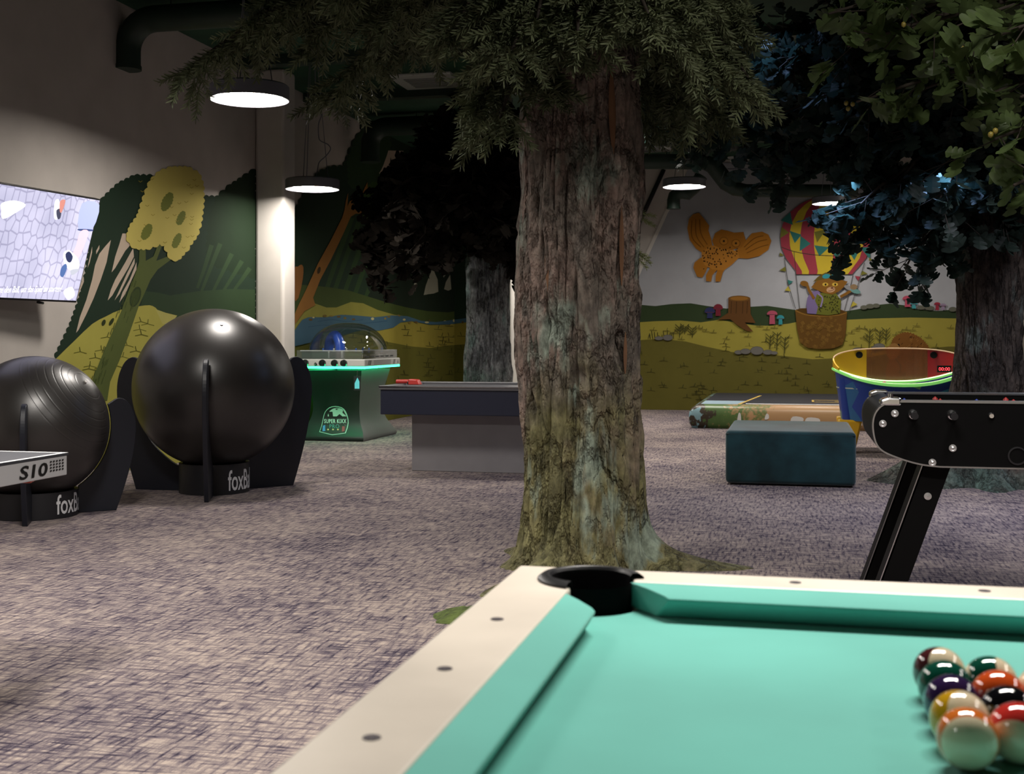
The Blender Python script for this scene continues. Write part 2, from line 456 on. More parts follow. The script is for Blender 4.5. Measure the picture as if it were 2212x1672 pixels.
for g in (((1530, 470), (1470, 620), (1400, 800)), ((1610, 540), (1550, 660), (1480, 800)), ((1680, 590), (1620, 690), (1550, 800)), ((1735, 640), (1680, 720), (1620, 800)), ((1470, 480), (1420, 640), (1370, 780))):
    a.line(zA(g), (10, 6), '2a3c25')
a.fill(zA([(1000, 800), (1100, 810), (1180, 830), (1380, 800), (1600, 785), (1772, 790), (1772, 1060), (1500, 1000), (1230, 990), (1090, 930), (980, 900)]), '2a3c25')
a.done(ML)
a = Art('painted_hill', 'L')
a.fill([(110, 790), (124, 772), (162, 735), (199, 700), (230, 683), (261, 669), (311, 660), (330, 661), (342, 672), (351, 694), (380, 705), (551, 730), (551, 1000), (60, 1010), (40, 900)], YL, 2)
a.fill(zA([(1080, 925), (1150, 950), (1230, 970), (1200, 1010), (1130, 1030)]), 'a59f58')
for k in range(34):
    x, y = rnd.uniform(130, 345), rnd.uniform(690, 800)
    if y < 790 - (x - 124) * .75: continue
    a.line([(x - 14, y + 3), (x, y), (x + 14, y + 4)], 1.6, '5f5f20'); a.line([(x, y), (x + rnd.uniform(-4, 4), y - 10)], 1.6, '4b4e1c')
a.ell(224, 697, 4, 7, '2c3417', 20); a.ell(241, 695, 3.5, 9, '2c3417', 30)
a.done(ML)
a = Art('painted_tree', 'L')
a.fill(zA([(968, 515), (1012, 505), (1012, 590), (1065, 560), (1100, 470), (1130, 470), (1085, 590), (1175, 555), (1195, 575), (1095, 650), (1045, 720), (1015, 790), (965, 900), (900, 1090), (830, 1280), (765, 1430), (745, 1560), (560, 1560), (640, 1420), (700, 1270), (790, 1060), (850, 920), (900, 780), (940, 680), (965, 600)]), '505a2d')
a.ell(*zA([(940, 840)])[0], 11, 23, '2d3a1e', 18); a.ell(*zA([(940, 842)])[0], 8, 19, '36431f', 18)
for k in range(40):
    t = rnd.random(); x = 960 - 290 * t + rnd.uniform(-45, 45); y = 700 + 720 * t
    a.line(zA([(x, y), (x - 14, y + 45)]), 1.3, '3f4a24')
a.fill(scallop([(313, 420), (325, 390), (345, 370), (372, 361), (405, 361), (430, 375), (439, 400), (439, 440), (434, 480), (425, 510), (410, 530), (400, 545), (386, 561), (371, 561), (362, 545), (355, 531), (345, 527), (330, 533), (315, 538), (295, 537), (280, 525), (274, 510), (280, 490), (295, 470), (303, 450)], 13), YT)
for cx, cy, rx, ry in ((361, 436, 11, 20), (391, 471, 8, 15), (317, 501, 10, 17), (382, 520, 8, 16)):
    a.fill(scallop([(cx + rx * math.cos(t) - ry * .35 * math.sin(t), cy + ry * math.sin(t)) for t in [2 * math.pi * i / 9 for i in range(9)]], 6), '6a702d')
for k in range(26):
    x, y = rnd.uniform(300, 430), rnd.uniform(385, 545)
    a.line([(x - 4, y), (x, y + 3), (x + 4, y)], 1.2, '8a7f30')
a.done(ML, 'painted yellow-crowned tree')

# ---- right of the column, running round the corner
def forest2(a):
    a.fill(scallop([(637, 455), (668, 400), (690, 372), (715, 360), (742, 360), (752, 335), (768, 300), (790, 275), (800, 240), (1130, 240), (1130, 700), (637, 700)], 16), '223323')
    a.fill(scallop([(752, 345), (768, 300), (792, 272), (840, 268), (842, 320), (828, 357), (819, 374), (831, 396), (800, 420), (755, 400)], 15), '2a3e26')
    a.fill([(839, 325), (872, 326), (867, 332), (871, 345), (866, 355), (868, 364), (863, 374), (868, 386), (876, 396), (878, 415), (868, 412), (866, 402), (856, 394), (843, 391), (831, 396), (828, 384), (819, 374), (824, 366), (828, 357), (836, 335)], CR)
    a.fill(scallop([(785, 425), (800, 397), (825, 390), (850, 396), (872, 412), (880, 440), (862, 470), (826, 487), (800, 490), (782, 462)], 14), '33491f')
    for g in (((760, 470), (735, 540), (700, 640)), ((775, 480), (750, 550), (715, 650)), ((795, 490), (770, 560), (738, 650)), ((815, 495), (790, 570), (760, 655)), ((840, 490), (812, 580), (785, 660))):
        a.line(list(g), (11, 9), '2d4224')
    a.fill(scallop([(800, 470), (840, 430), (900, 380), (960, 370), (1130, 360), (1130, 700), (800, 700)], 22), '1b261b')
    for g in ([(1198, 978), (1215, 900), (1245, 820), (1272, 750), (1290, 800), (1312, 850), (1318, 950), (1280, 965), (1240, 970)], [(1365, 930), (1380, 870), (1415, 810), (1425, 930), (1400, 942)],
              [(1355, 660), (1380, 710), (1402, 780), (1360, 835), (1350, 740)], [(1470, 590), (1525, 650), (1525, 860), (1505, 855), (1470, 720), (1450, 640)],
              [(1490, 470), (1525, 590), (1480, 540)], [(1215, 670), (1242, 720), (1220, 755), (1210, 700)], [(1128, 670), (1158, 662), (1150, 735), (1138, 742)],
              [(1108, 725), (1122, 760), (1105, 790)], [(1118, 800), (1138, 840), (1108, 862)], [(1120, 880), (1140, 866), (1130, 935), (1113, 958)], [(1285, 705), (1318, 700), (1318, 790), (1300, 750)]):
        a.fill(zB(g), '93917f')
    a.fill(zB([(130, 890), (280, 900), (430, 915), (580, 940), (740, 990), (900, 1040), (1060, 1080), (1230, 1110), (1400, 1120), (1560, 1090), (1980, 1060), (1980, 1500), (130, 1500)]), '3d4a22')
both('painted_forest', forest2)
def meadow2(a):
    a.fill(zB([(130, 1230), (230, 1100), (300, 1045), (400, 1080), (480, 1080), (600, 1035), (700, 1045), (820, 1100), (960, 1140), (1080, 1155), (1200, 1300), (1200, 1600), (130, 1600)]), '85813a')
    a.fill(zB([(780, 1290), (900, 1262), (1000, 1212), (1100, 1195), (1250, 1225), (1400, 1222), (1560, 1200), (1980, 1195), (1980, 1600), (780, 1600)]), '8d8135')
    a.fill(zB([(130, 1330), (700, 1300), (900, 1362), (1100, 1400), (1250, 1412), (1400, 1392), (1560, 1380), (1980, 1380), (1980, 2300), (130, 2300)]), '5b5822')
    for k in range(60):
        x, y = rnd.uniform(760, 1000), rnd.uniform(700, 850)
        a.line([(x - 9, y + 1), (x + 9, y + 2)], 1.0, '44431d'); a.line([(x, y), (x + rnd.uniform(-3, 3), y - 8)], 1.1, '3b3a1a')
both('painted_meadow', meadow2)
def river(a):
    a.fill(zB([(130, 1280), (200, 1182), (250, 1160), (400, 1160), (520, 1140), (640, 1145), (800, 1160), (930, 1145), (1060, 1150), (1180, 1190), (1300, 1200), (1560, 1165), (1980, 1120), (1980, 1160), (1560, 1200), (1400, 1220), (1250, 1220), (1100, 1192), (1010, 1202), (950, 1245), (830, 1270), (700, 1262), (560, 1300), (130, 1400)]), '3f5c6c')
    for g in (((330, 1195), (450, 1180), (560, 1195), (700, 1180)), ((600, 1215), (760, 1205), (900, 1190)), ((250, 1240), (380, 1225), (520, 1235))): a.line(zB(g), 1.2, '2b4a60', 4)
both('painted_river', river)
a = Art('painted_tree', 'L')
OR = '8a5f2c'
a.fill(zB([(560, 200), (578, 140), (572, 250), (620, 150), (640, 140), (612, 250), (690, 150), (735, 50), (738, 100), (715, 130), (640, 250), (650, 285), (710, 288), (712, 308), (640, 310), (600, 335), (540, 470), (440, 680), (350, 850), (290, 1000), (310, 1060), (220, 1110), (140, 1220), (140, 1130), (175, 1050), (230, 940), (330, 720), (440, 520), (530, 340), (548, 280)]), OR)
a.fill(zB([(130, 770), (165, 745), (190, 728), (210, 750), (205, 850), (170, 1000), (130, 1010)]), '8a5c30', 2)
a.ell(*zB([(338, 775)])[0], 3.5, 8, '3b2c14', 15)
a.done(ML, 'painted orange leaning trunk')
for k in range(36):
    x = rnd.uniform(655, 1000); y = (686 if x < 880 else 695) + rnd.uniform(-4, 5)
    a = Art('painted_stone', 'L' if x < MC else 'B')
    a.ell(x, y, rnd.uniform(2, 4.5), rnd.uniform(1.5, 3), rnd.choice(['7a6a34', '5e4a28', 'b5ad78', '6b5c2c'])); a.done(ML if x < MC else MBK)

# ---- back wall right of the trunk
a = Art('painted_sky', 'B')
a.fill([(1240, 885), (1378, 600), (1452, 440), (1484, 370), (1490, 352), (2900, 352), (2900, 720), (1240, 720)], '9fa0a4')
a.fill([(1226, 905), (1371, 600), (1444, 440), (1480, 360), (1487, 360), (1452, 440), (1379, 600), (1240, 890)], 'cac5bd')
a.done(MBK)
a = Art('painted_meadow', 'B')
a.fill(zC([(-1000, 1010), (60, 1010), (200, 1022), (330, 1006), (480, 1000), (600, 1020), (760, 1042), (900, 1030), (1080, 1020), (1300, 1052), (1700, 1062), (1830, 1040), (1950, 1012), (2050, 1002), (2150, 1015), (2260, 1045), (2420, 1062), (2700, 1030), (5500, 1000), (5500, 1300), (-1000, 1300)]), '2f3d25')
a.fill(zC([(-1000, 1150), (60, 1150), (200, 1141), (400, 1136), (560, 1150), (700, 1130), (900, 1162), (1000, 1176), (1100, 1176), (1250, 1160), (1400, 1130), (1700, 1130), (1900, 1120), (2200, 1112), (2600, 1120), (5500, 1090), (5500, 1500), (-1000, 1500)]), '92883a')
a.fill(zC([(-1000, 1290), (60, 1290), (250, 1280), (440, 1300), (600, 1340), (800, 1382), (1000, 1402), (1200, 1412), (1440, 1440), (1650, 1430), (1900, 1420), (2150, 1370), (2500, 1340), (5500, 1300), (5500, 2300), (-300, 2300)]), '5d5725')
for k in range(120):
    x, y = rnd.uniform(1385, 2060), rnd.uniform(735, 872)
    if y < 752 and x < 1560: continue
    col = '46421d' if y > 770 else '6b6329'
    a.line([(x - 9, y), (x, y - 1), (x + 9, y + 1)], 1.0, col); a.line([(x, y), (x + rnd.uniform(-3, 3), y - 8)], 1.1, '33331a')
for k in range(46):
    x, y = rnd.uniform(1400, 2055), rnd.uniform(702, 735)
    a.line([(x - 8, y), (x + 8, y + 1)], 1.1, '5f5727'); a.line([(x, y), (x + 2, y - 6)], 1.0, '4a4520')
a.done(MBK)
for sx, sy, h in ((1100, 1360, 110), (1155, 1370, 140), (1215, 1395, 130), (1880, 1360, 160), (1960, 1330, 120), (2010, 1320, 120), (390, 1270, 90), (490, 1270, 80), (430, 1240, 60)):
    a = Art('painted_plant', 'B'); x, y = zC([(sx, sy)])[0]; hh = h * .2751
    a.line([(x, y), (x + 2, y - hh)], 1.6, '3a3a1c')
    for t in (.35, .6, .85):
        a.line([(x, y - hh * t), (x - 9, y - hh * t - 8)], 1.4, '3a3a1c'); a.line([(x + 1, y - hh * t + 2), (x + 10, y - hh * t - 7)], 1.4, '3a3a1c')
    a.done(MBK)
a = Art('painted_grass', 'B')
for k in range(12):
    x = 1400 + k * 5; a.line([(x, 732), (x + rnd.uniform(-5, 5), 732 - rnd.uniform(8, 22))], 1.4, '33331a')
a.done(MBK)
for (x, y, rx, ry) in ((855, 1385, 32, 17), (910, 1378, 42, 22), (1000, 1372, 52, 34), (1085, 1385, 40, 20), (1135, 1390, 28, 14), (1790, 1375, 46, 28), (1960, 1340, 46, 26), (1925, 1355, 30, 20), (300, 1270, 40, 24), (230, 1275, 34, 16)):
    a = Art('painted_rock', 'B'); X, Y = zC([(x, y)])[0]; a.ell(X, Y, rx * .2751, ry * .2751, '4d4a44'); a.ell(X, Y, rx * .2551, ry * .2451, '67645f'); a.done(MBK)
for (x, y, rx, ry) in ((860, 1080, 30, 18), (910, 1070, 36, 20), (960, 1065, 30, 18), (1330, 1080, 34, 18), (1400, 1085, 40, 18), (1590, 1095, 34, 20)):
    a = Art('painted_rock', 'B'); X, Y = zD([(x, y)])[0]; a.ell(X, Y, rx * .2631, ry * .2631, '5c5c50'); a.done(MBK)
a = Art('painted_stump', 'B')
a.fill(zC([(775, 962), (775, 1075), (690, 1130), (790, 1125), (850, 1175), (920, 1218), (970, 1222), (905, 1150), (990, 1155), (950, 1085), (948, 962)]), '5b3c1d')
for x in (800, 840, 890, 925): a.line(zC([(x, 985), (x - 4, 1080)]), 1.5, '3f2912')
a.ell(*zC([(861, 962)])[0], 24, 6.2, '6b4a20'); a.ell(*zC([(861, 962)])[0], 19, 4.2, '8a5e25')
a.done(MBK)
for f, x, y, rx, ry, st, c1 in ((zC, 695, 1040, 38, 32, 60, '6d2430'), (zC, 630, 1068, 42, 34, 50, '2c2f55'), (zC, 1120, 1085, 42, 26, 80, 'a04a5c'), (zC, 1185, 1118, 30, 24, 50, '32838a'), (zD, 1218, 1012, 42, 26, 62, 'a8465a'), (zD, 1270, 1052, 30, 20, 36, '3c8a8e'), (zD, 1462, 1055, 26, 16, 46, '8e2b3a'), (zD, 1510, 1065, 26, 16, 34, '8a7a90')):
    a = Art('painted_mushroom', 'B'); k = .27; X, Y = f([(x, y)])[0]
    a.fill([(X - rx * .45 * k, Y), (X + rx * .45 * k, Y), (X + rx * .55 * k, Y + st * k), (X - rx * .55 * k, Y + st * k)], c1)
    a.fill([(X + rx * k * math.cos(t), Y - max(0, math.sin(t)) * ry * k * 1.1 - min(0, math.sin(t)) * ry * k * .4) for t in [2 * math.pi * i / 16 for i in range(16)]], c1)
    a.line([(X - rx * k * .8, Y + 1), (X + rx * k * .8, Y + 1)], 1.3, '54303a'); a.done(MBK)
a = Art('painted_owl', 'B')
OW, OD = '9a641f', '6d4413'
a.fill(zC([(560, 640), (510, 680), (500, 720), (530, 790), (570, 800), (600, 750), (620, 690)]), OW)
a.fill(zC([(630, 725), (600, 780), (600, 825), (640, 830), (650, 780), (690, 735)]), OW); a.fill(zC([(690, 735), (675, 790), (675, 830), (712, 830), (732, 760), (755, 725)]), OW)
a.fill(zC([(545, 290), (500, 300), (465, 340), (453, 410), (470, 500), (520, 570), (565, 600), (600, 585), (650, 555), (640, 490), (620, 430), (625, 390), (580, 330)]), OW)
a.fill(zC([(880, 545), (910, 510), (960, 450), (1040, 437), (1090, 460), (1113, 510), (1090, 580), (1020, 630), (930, 650), (850, 645), (830, 590)]), OW)
a.fill(zC([(565, 600), (640, 545), (760, 560), (850, 595), (862, 640), (800, 700), (740, 742), (650, 735), (590, 700), (566, 650)]), 'a8702a')
a.fill(zC([(648, 510), (670, 450), (720, 420), (770, 430), (820, 445), (895, 440), (902, 470), (915, 510), (880, 560), (800, 582), (720, 572), (660, 545)]), '8f5b1b')
for k in range(90):
    x, y = rnd.uniform(575, 850), rnd.uniform(560, 735)
    if y > 560 + (850 - x) * .7 + 60 or (x > 790 and y > 690) or (x < 600 and y < 590): continue
    X, Y = zC([(x, y)])[0]; a.ell(X, Y, rnd.uniform(1.2, 2.4), rnd.uniform(1.0, 1.8), '2b1d0b', rnd.uniform(0, 90), 7)
for x in (740, 835):
    X, Y = zC([(x, 512 + (x - 740) * .18)])[0]; a.ell(X, Y, 9.5, 9, OD); a.ell(X, Y, 8.2, 7.6, '9a641f'); a.ell(X, Y, 2.4, 2.4, '2b1d0b')
for g in (((490, 350), (490, 480), (560, 560)), ((520, 340), (525, 470), (585, 560)), ((550, 340), (560, 450), (610, 540)), ((910, 580), (1000, 520), (1080, 500)), ((920, 605), (1020, 560), (1090, 540)), ((900, 560), (980, 490), (1050, 470))): a.line(zC(g), 1.6, OD, 4)
a.done(MBK, 'painted flying brown owl')

a = Art('painted_balloon', 'B')
RED, YEL, TEAL, OLV = '8e3743', 'b59f30', '2f6b65', '6c6a2c'
Lp = [(180, 1430), (215, 1345), (280, 1265), (370, 1205), (460, 1182), (560, 1190), (650, 1230), (752, 1310)]
Rp = [(180, 1660), (215, 1760), (280, 1830), (370, 1885), (460, 1899), (560, 1888), (650, 1855), (772, 1748)]
def li(T, y):
    for (y0, x0), (y1, x1) in zip(T, T[1:]):
        if y <= y1: return x0 + (x1 - x0) * max(0, (y - y0)) / (y1 - y0)
    return T[-1][1]
ys = [180 + 592 * i / 24 for i in range(25)]
bd = [-90, -53, -34, -15, 10, 34, 57, 90]
for k in range(7):
    def bx(deg, y):
        l, r_ = li(Lp, y), li(Rp, y); return (l + r_) / 2 + (r_ - l) / 2 * math.sin(R(deg))
    g = [(bx(bd[k], y), y) for y in ys] + [(bx(bd[k + 1], y), y) for y in ys[::-1]]
    a.fill(zC(g), YEL if k % 2 else RED)
for c, T in ((TEAL, [(1188, 350), (1282, 385), (1262, 285)]), (TEAL, [(1255, 430), (1350, 462), (1297, 528)]), (TEAL, [(1342, 470), (1422, 532), (1335, 592)]), (TEAL, [(1450, 545), (1568, 560), (1490, 632)]), (TEAL, [(1575, 560), (1672, 590), (1622, 652)]), (TEAL, [(1808, 560), (1892, 560), (1888, 655)]), (TEAL, [(1725, 600), (1802, 588), (1765, 662)]),
             (OLV, [(1192, 400), (1252, 445), (1182, 490)]), (OLV, [(1450, 440), (1545, 418), (1472, 524)]), (OLV, [(1180, 600), (1215, 625), (1178, 630)]), (OLV, [(1880, 640), (1912, 660), (1880, 668)])): a.fill(zC(T), c)
a.line(zC([(1192, 560), (1300, 596), (1450, 620), (1602, 628), (1700, 622)]), 1.5, '33312a', 4); a.line(zC([(1290, 590), (1306, 752)]), 1.2, '33312a')
for g in (((1215, 640), (1245, 850), (1302, 1042)), ((1305, 755), (1336, 1042)), ((1755, 772), (1720, 930), (1685, 1062)), ((1845, 680), (1780, 900), (1725, 1062))): a.line(zC(g), 1.3, '3c3b38')
for c, T in ((OLV, [(1222, 712), (1228, 750), (1175, 742)]), (TEAL, [(1240, 815), (1285, 830), (1250, 855)]), ('a3963a', [(1245, 865), (1265, 905), (1218, 900)]), (OLV, [(1830, 745), (1870, 768), (1812, 780)]), ('8e3743', [(1768, 785), (1812, 790), (1795, 825)]), ('a3963a', [(1755, 985), (1790, 1010), (1735, 1032)])): a.fill(zC(T), c)
a.fill(zC([(1300, 1052), (1340, 1040), (1500, 1035), (1660, 1050), (1708, 1068), (1695, 1250), (1672, 1325), (1600, 1355), (1500, 1360), (1400, 1350), (1342, 1310), (1315, 1200)]), '5c4018')
a.fill(zC([(1302, 1052), (1360, 1042), (1650, 1050), (1706, 1070), (1640, 1090), (1500, 1098), (1380, 1085)]), '4a3312')
a.line(zC([(1302, 1056), (1380, 1088), (1500, 1100), (1640, 1092), (1706, 1072)]), 2.5, '7c5a24', 4)
for k in range(70):
    x, y = rnd.uniform(1335, 1675), rnd.uniform(1110, 1330); an = rnd.choice([20, 55, 100, 140]); l = rnd.uniform(14, 34)
    if y > 1290 and (x < 1370 or x > 1640): continue
    for j in range(3):
        ox, oy = -math.sin(R(an)) * 9 * j, math.cos(R(an)) * 9 * j
        a.line(zC([(x + ox, y + oy), (x + ox + l * math.cos(R(an)), y + oy + l * math.sin(R(an)))]), .9, '80602a')
a.done(MBK, 'painted striped hot air balloon with basket')
a = Art('painted_cat', 'B')
a.fill(zC([(1395, 1080), (1388, 1010), (1395, 960), (1425, 910), (1480, 900), (1528, 950), (1510, 1030), (1465, 1085)]), '6d5f86')
a.fill(zC([(1470, 930), (1540, 910), (1620, 920), (1662, 980), (1652, 1080), (1560, 1094), (1465, 1086), (1480, 1030), (1455, 980)]), '5d5f22')
for k in range(80):
    x, y = rnd.uniform(1480, 1645), rnd.uniform(940, 1080); X, Y = zC([(x, y)])[0]; a.ell(X, Y, 1.5, 1.2, '2a2b12', rnd.uniform(0, 90), 6)
BR = '75501d'
a.line(zC([(1450, 965), (1410, 900), (1390, 845)]), (6, 6), BR); a.ell(*zC([(1372, 845)])[0], 9, 6, BR, 10)
a.line(zC([(1655, 950), (1700, 925), (1740, 900)]), (6, 6), BR); a.line(zC([(1480, 925), (1515, 960), (1500, 1030)]), 3, '82749a', 4)
a.fill(zC([(1425, 875), (1455, 840), (1485, 805), (1540, 788), (1620, 790), (1680, 822), (1712, 828), (1690, 868), (1640, 910), (1590, 932), (1520, 917), (1462, 892)]), BR)
a.fill(zC([(1440, 832), (1480, 790), (1540, 758), (1620, 768), (1688, 802), (1650, 815), (1560, 806), (1490, 818)]), '5a4a1c')
a.ell(*zC([(1545, 788)])[0], 9, 5, '2f7f88', -8); a.ell(*zC([(1615, 778)])[0], 8, 4.6, '2f7f88', -4)
for x in (1537, 1613): a.ell(*zC([(x, 852)])[0], 6.5, 4.0, 'b5963c'); a.ell(*zC([(x + 2, 853)])[0], 2, 2.6, '1c150a')
a.ell(*zC([(1580, 893)])[0], 9.5, 6, 'b08a6a', -10); a.ell(*zC([(1590, 880)])[0], 3, 2, '5b3a2a')
a.line(zC([(1560, 905), (1590, 900), (1610, 885)]), 1.1, '3a2415', 3)
a.ell(*zC([(1722, 880)])[0], 11, 4.5, '7f7f80', 25); a.ell(*zC([(1775, 905)])[0], 11, 5, '5f8884', 15); a.ell(*zC([(1760, 872)])[0], 8, 6, '806a4e')
a.done(MBK, 'painted brown wild cat with purple backpack and goggles')
a = Art('painted_hedgehog', 'B')
hp = [(1040, 1415), (1080, 1395), (1100, 1340), (1150, 1302), (1220, 1288), (1300, 1318), (1360, 1368), (1395, 1425), (1425, 1560), (1400, 1680), (1060, 1680), (1060, 1500)]
sp = []
for i, (x, y) in enumerate(smooth_closed(hp, 7)):
    k = 1.0 if i % 2 or y > 1440 else 1.05
    sp.append((1220 + (x - 1220) * k, 1480 + (y - 1480) * k))
a.fill(zD(sp), '70491f')
for k in range(120):
    x, y = rnd.uniform(1110, 1400), rnd.uniform(1310, 1660)
    if (x - 1240) ** 2 / 165 ** 2 + (y - 1480) ** 2 / 180 ** 2 > 1: continue
    a.line(zD([(x, y), (x + 12, y - 14)]), 1.1, rnd.choice(['3b260f', '8d6430']))
a.ell(*zD([(1142, 1390)])[0], 3, 3, '1d120a')
a.ell(*zD([(1100, 1440)])[0], 14, 18, '8a6436', 20); a.line(zD([(1120, 1500), (1160, 1560), (1150, 1620)]), 2, '3b260f', 4)
a.done(MBK, 'painted hedgehog')
# ================================================================= POOL TABLE
RT, BED = EYE - .365, EYE - .404                 # rail top, cloth bed
M_rail = mat('rail_laminate', (.70, .63, .54), .35, var=.10, vscale=3.5, stretch=(1, 1, 1), spec=.4)
M_cloth = mat('teal_cloth', (.125, .455, .385), .85, var=.08, vscale=2.5, bump=.10, bscale=700, sheen=.25, spec=.15)
M_pocket = mat('pocket_black', (.010, .010, .012), .35)
M_pockin = mat('pocket_inside', (.004, .004, .004), .9, spec=.05)
M_sight = mat('sight_dark', (.06, .05, .06), .4)
x0, x1, y1, y0 = -.43, 2.05, 1.90, .64           # outer rectangle
xi0, xi1, yi1, yi0 = -.32, 1.94, 1.811, .729     # inner edge of the wood
PT = thing('pool_table', 'pool table with teal cloth and pale wood rails in the foreground', 'pool table', ((x0 + x1) / 2, (y0 + y1) / 2, 0))
pc, pr = Vector((-.300, 1.812, 0)), .064
xm, ym = (x0 + x1) / 2, (y0 + y1) / 2
def arcpts(c, r, a0, a1, n=14): return [(c[0] + r * math.cos(R(a0 + (a1 - a0) * i / n)), c[1] + r * math.sin(R(a0 + (a1 - a0) * i / n))) for i in range(n + 1)]
pcn = (pc.x, y0 + y1 - pc.y)
dx = xi0 - pc.x; a_l = 180 + math.degrees(math.acos(min(1, abs(dx) / pr))); dy = yi1 - pc.y
half = [(xm, y1), (x0, y1), (x0, y0), (xm, y0), (xm, yi0)]
half += arcpts(pcn, pr, 0, -(360 - (360 - a_l)) + 0, 2)[:0]
# near-left pocket, left inner edge, far-left pocket, far inner edge
half += arcpts(pcn, pr, 1, -(a_l), 16) + arcpts(pc, pr, a_l, -1, 16) + [(xm, yi1)]
def rot(p): return (2 * xm - p[0], 2 * ym - p[1])
for k, pts in enumerate((half, [rot(p) for p in half])):
    MB().m(M_rail).prism([(x, y, RT - .045) for x, y in pts][::-1], (0, 0, .045)).build('rail', PT, bevel=.004)
# bed with corner cut-outs
bedp = []
for c, a in ((pc, (-95, 5)), ((2 * xm - pc.x, pc.y), (175, 275)), ((2 * xm - pc.x, pcn[1]), (85, 185)), ((pc.x, pcn[1]), (-5, 95))):
    bedp += arcpts(c, .074, a[0], a[1], 12)
MB().m(M_cloth).prism([(x, y, BED - .03) for x, y in bedp], (0, 0, .03)).build('bed', PT)
# cushions: cross-section as (u from wood to nose, z)
sec = [(0, RT - .001), (.45, RT - .002), (.90, RT - .005), (1.0, RT - .008), (.985, RT - .013), (.70, BED + .001), (0, BED + .001)]
def cushion(wa, wb, na, nb):
    """wa, wb: ends on the wood side; na, nb: ends of the nose"""
    A = [(wa[0] + (na[0] - wa[0]) * u, wa[1] + (na[1] - wa[1]) * u, z) for u, z in sec]
    B = [(wb[0] + (nb[0] - wb[0]) * u, wb[1] + (nb[1] - wb[1]) * u, z) for u, z in sec]
    n = len(sec)
    return MB().m(M_cloth).add(A + B, [list(range(n)), list(range(n, 2 * n))[::-1]] + [(i, n + i, n + (i + 1) % n, (i + 1) % n) for i in range(n)])
nx, ny = -.266, 1.735
cs = [((xi0, 1.712), (xi0, 2 * ym - 1.712), (nx, 1.640), (nx, 2 * ym - 1.640)),
      ((-.240, yi1), (xm - .07, yi1), (-.176, ny), (xm - .04, ny)), ((xm + .07, yi1), (2 * xm + .240, yi1), (xm + .04, ny), (2 * xm + .176, ny))]
for q in cs + [tuple(rot(p) for p in q) for q in cs]:
    cushion(*q).build('cushion', PT, smooth='auto', bevel=.0015)
# pockets
for c, a in ((pc, 45 + 90), ((2 * xm - pc.x, pc.y), 45), ((pc.x, pcn[1]), 225), ((2 * xm - pc.x, pcn[1]), 315)):
    pk = MB().m(M_pockin).lathe((c[0], c[1], 0), [(.0625, RT - .002), (.0625, RT - .10), (.052, RT - .16), (.001, RT - .17)], 32).build('pocket', PT, smooth='auto')
    rim = MB().m(M_pocket); half_a = 118
    prof = [(.060, -.03), (.060, .004), (.064, .009), (.074, .008), (.081, .003), (.081, -.004)]
    rim.lathe((c[0], c[1], RT), prof, 30, R(a - half_a), R(a + half_a)).build('pocket_rim', pk, smooth='auto', bevel=.001)
# sights let into the rails
for px, py in ((1075, 1338), (962, 1445), (803, 1594)):
    p = on_z(px, py, RT); MB().m(M_sight).lathe((-.376, p.y, RT), [(.001, .0008), (.0085, .0008), (.0095, -.002)], 20).build('sight', PT)
for px, py in ((1718, 1260), (2127, 1277)):
    p = on_z(px, py, RT); MB().m(M_sight).lathe((p.x, 1.858, RT), [(.001, .0008), (.0085, .0008), (.0095, -.002)], 20).build('sight', PT)
MB().m(M_rail).box((x0 + .02, y0 + .02, BED - .26), (x1 - .02, y0 + .05, RT - .045)).box((x0 + .02, y1 - .05, BED - .26), (x1 - .02, y1 - .02, RT - .045)).box((x0 + .02, y0 + .05, BED - .26), (x0 + .05, y1 - .05, RT - .045)).box((x1 - .05, y0 + .05, BED - .26), (x1 - .02, y1 - .05, RT - .045)).build('apron', PT, bevel=.004)
for sx in (x0 + .08, x1 - .22):
    for sy in (y0 + .08, y1 - .22):
        MB().m(M_rail).hexa([(sx + .02, sy + .02, 0), (sx + .12, sy + .02, 0), (sx + .12, sy + .12, 0), (sx + .02, sy + .12, 0), (sx, sy, BED - .1), (sx + .14, sy, BED - .1), (sx + .14, sy + .14, BED - .1), (sx, sy + .14, BED - .1)]).build('leg', PT, bevel=.006)

# ---------------------------------------------------------------- balls
BR_ = .0286
M_ivory = mat('ball_ivory', (.80, .68, .47), .08, coat=.6)
def ball(col, stripe, loc, axis, label):
    """axis = pole direction given as (right, up, towards camera) seen from the lens"""
    c = Vector(loc)
    vz = (Vector((0, 0, EYE)) - c).normalized(); vx = Vector((0, 0, 1)).cross(vz).normalized(); vy = vz.cross(vx)
    ax = (vx * axis[0] + vy * axis[1] + vz * axis[2]).normalized()
    q = ax.to_track_quat('Z', 'Y').to_matrix()
    mc = mat('ball_' + col, srgb(col), .08, coat=.6)
    mb = MB(); n = 40
    lat = [-90, -80, -70, -60, -50, -40, -29.9, -20, -10, 0, 10, 20, 29.9, 40, 50, 60, 70, 80, 90]
    for a, b in zip(lat, lat[1:]):
        mb.m(M_ivory if (stripe and abs(a + b) / 2 > 29.9) else mc)
        prof = [(max(1e-6, BR_ * math.cos(R(a))), BR_ * math.sin(R(a))), (max(1e-6, BR_ * math.cos(R(b))), BR_ * math.sin(R(b)))]
        base = len(mb.v); mb.lathe((0, 0, 0), prof, n)
        for i in range(base, len(mb.v)):
            mb.v[i] = tuple(c + q @ Vector(mb.v[i]))
    # weld the rings so shading stays smooth
    o = mb.build('pool_ball', smooth=True, loc=c)
    import bmesh
    bm = bmesh.new(); bm.from_mesh(o.data); bmesh.ops.remove_doubles(bm, verts=bm.verts, dist=1e-5)
    bmesh.ops.recalc_face_normals(bm, faces=bm.faces); bm.to_mesh(o.data); bm.free()
    return tag(o, label, 'ball', 'racked pool balls')
bz = BED + BR_
D = .0574
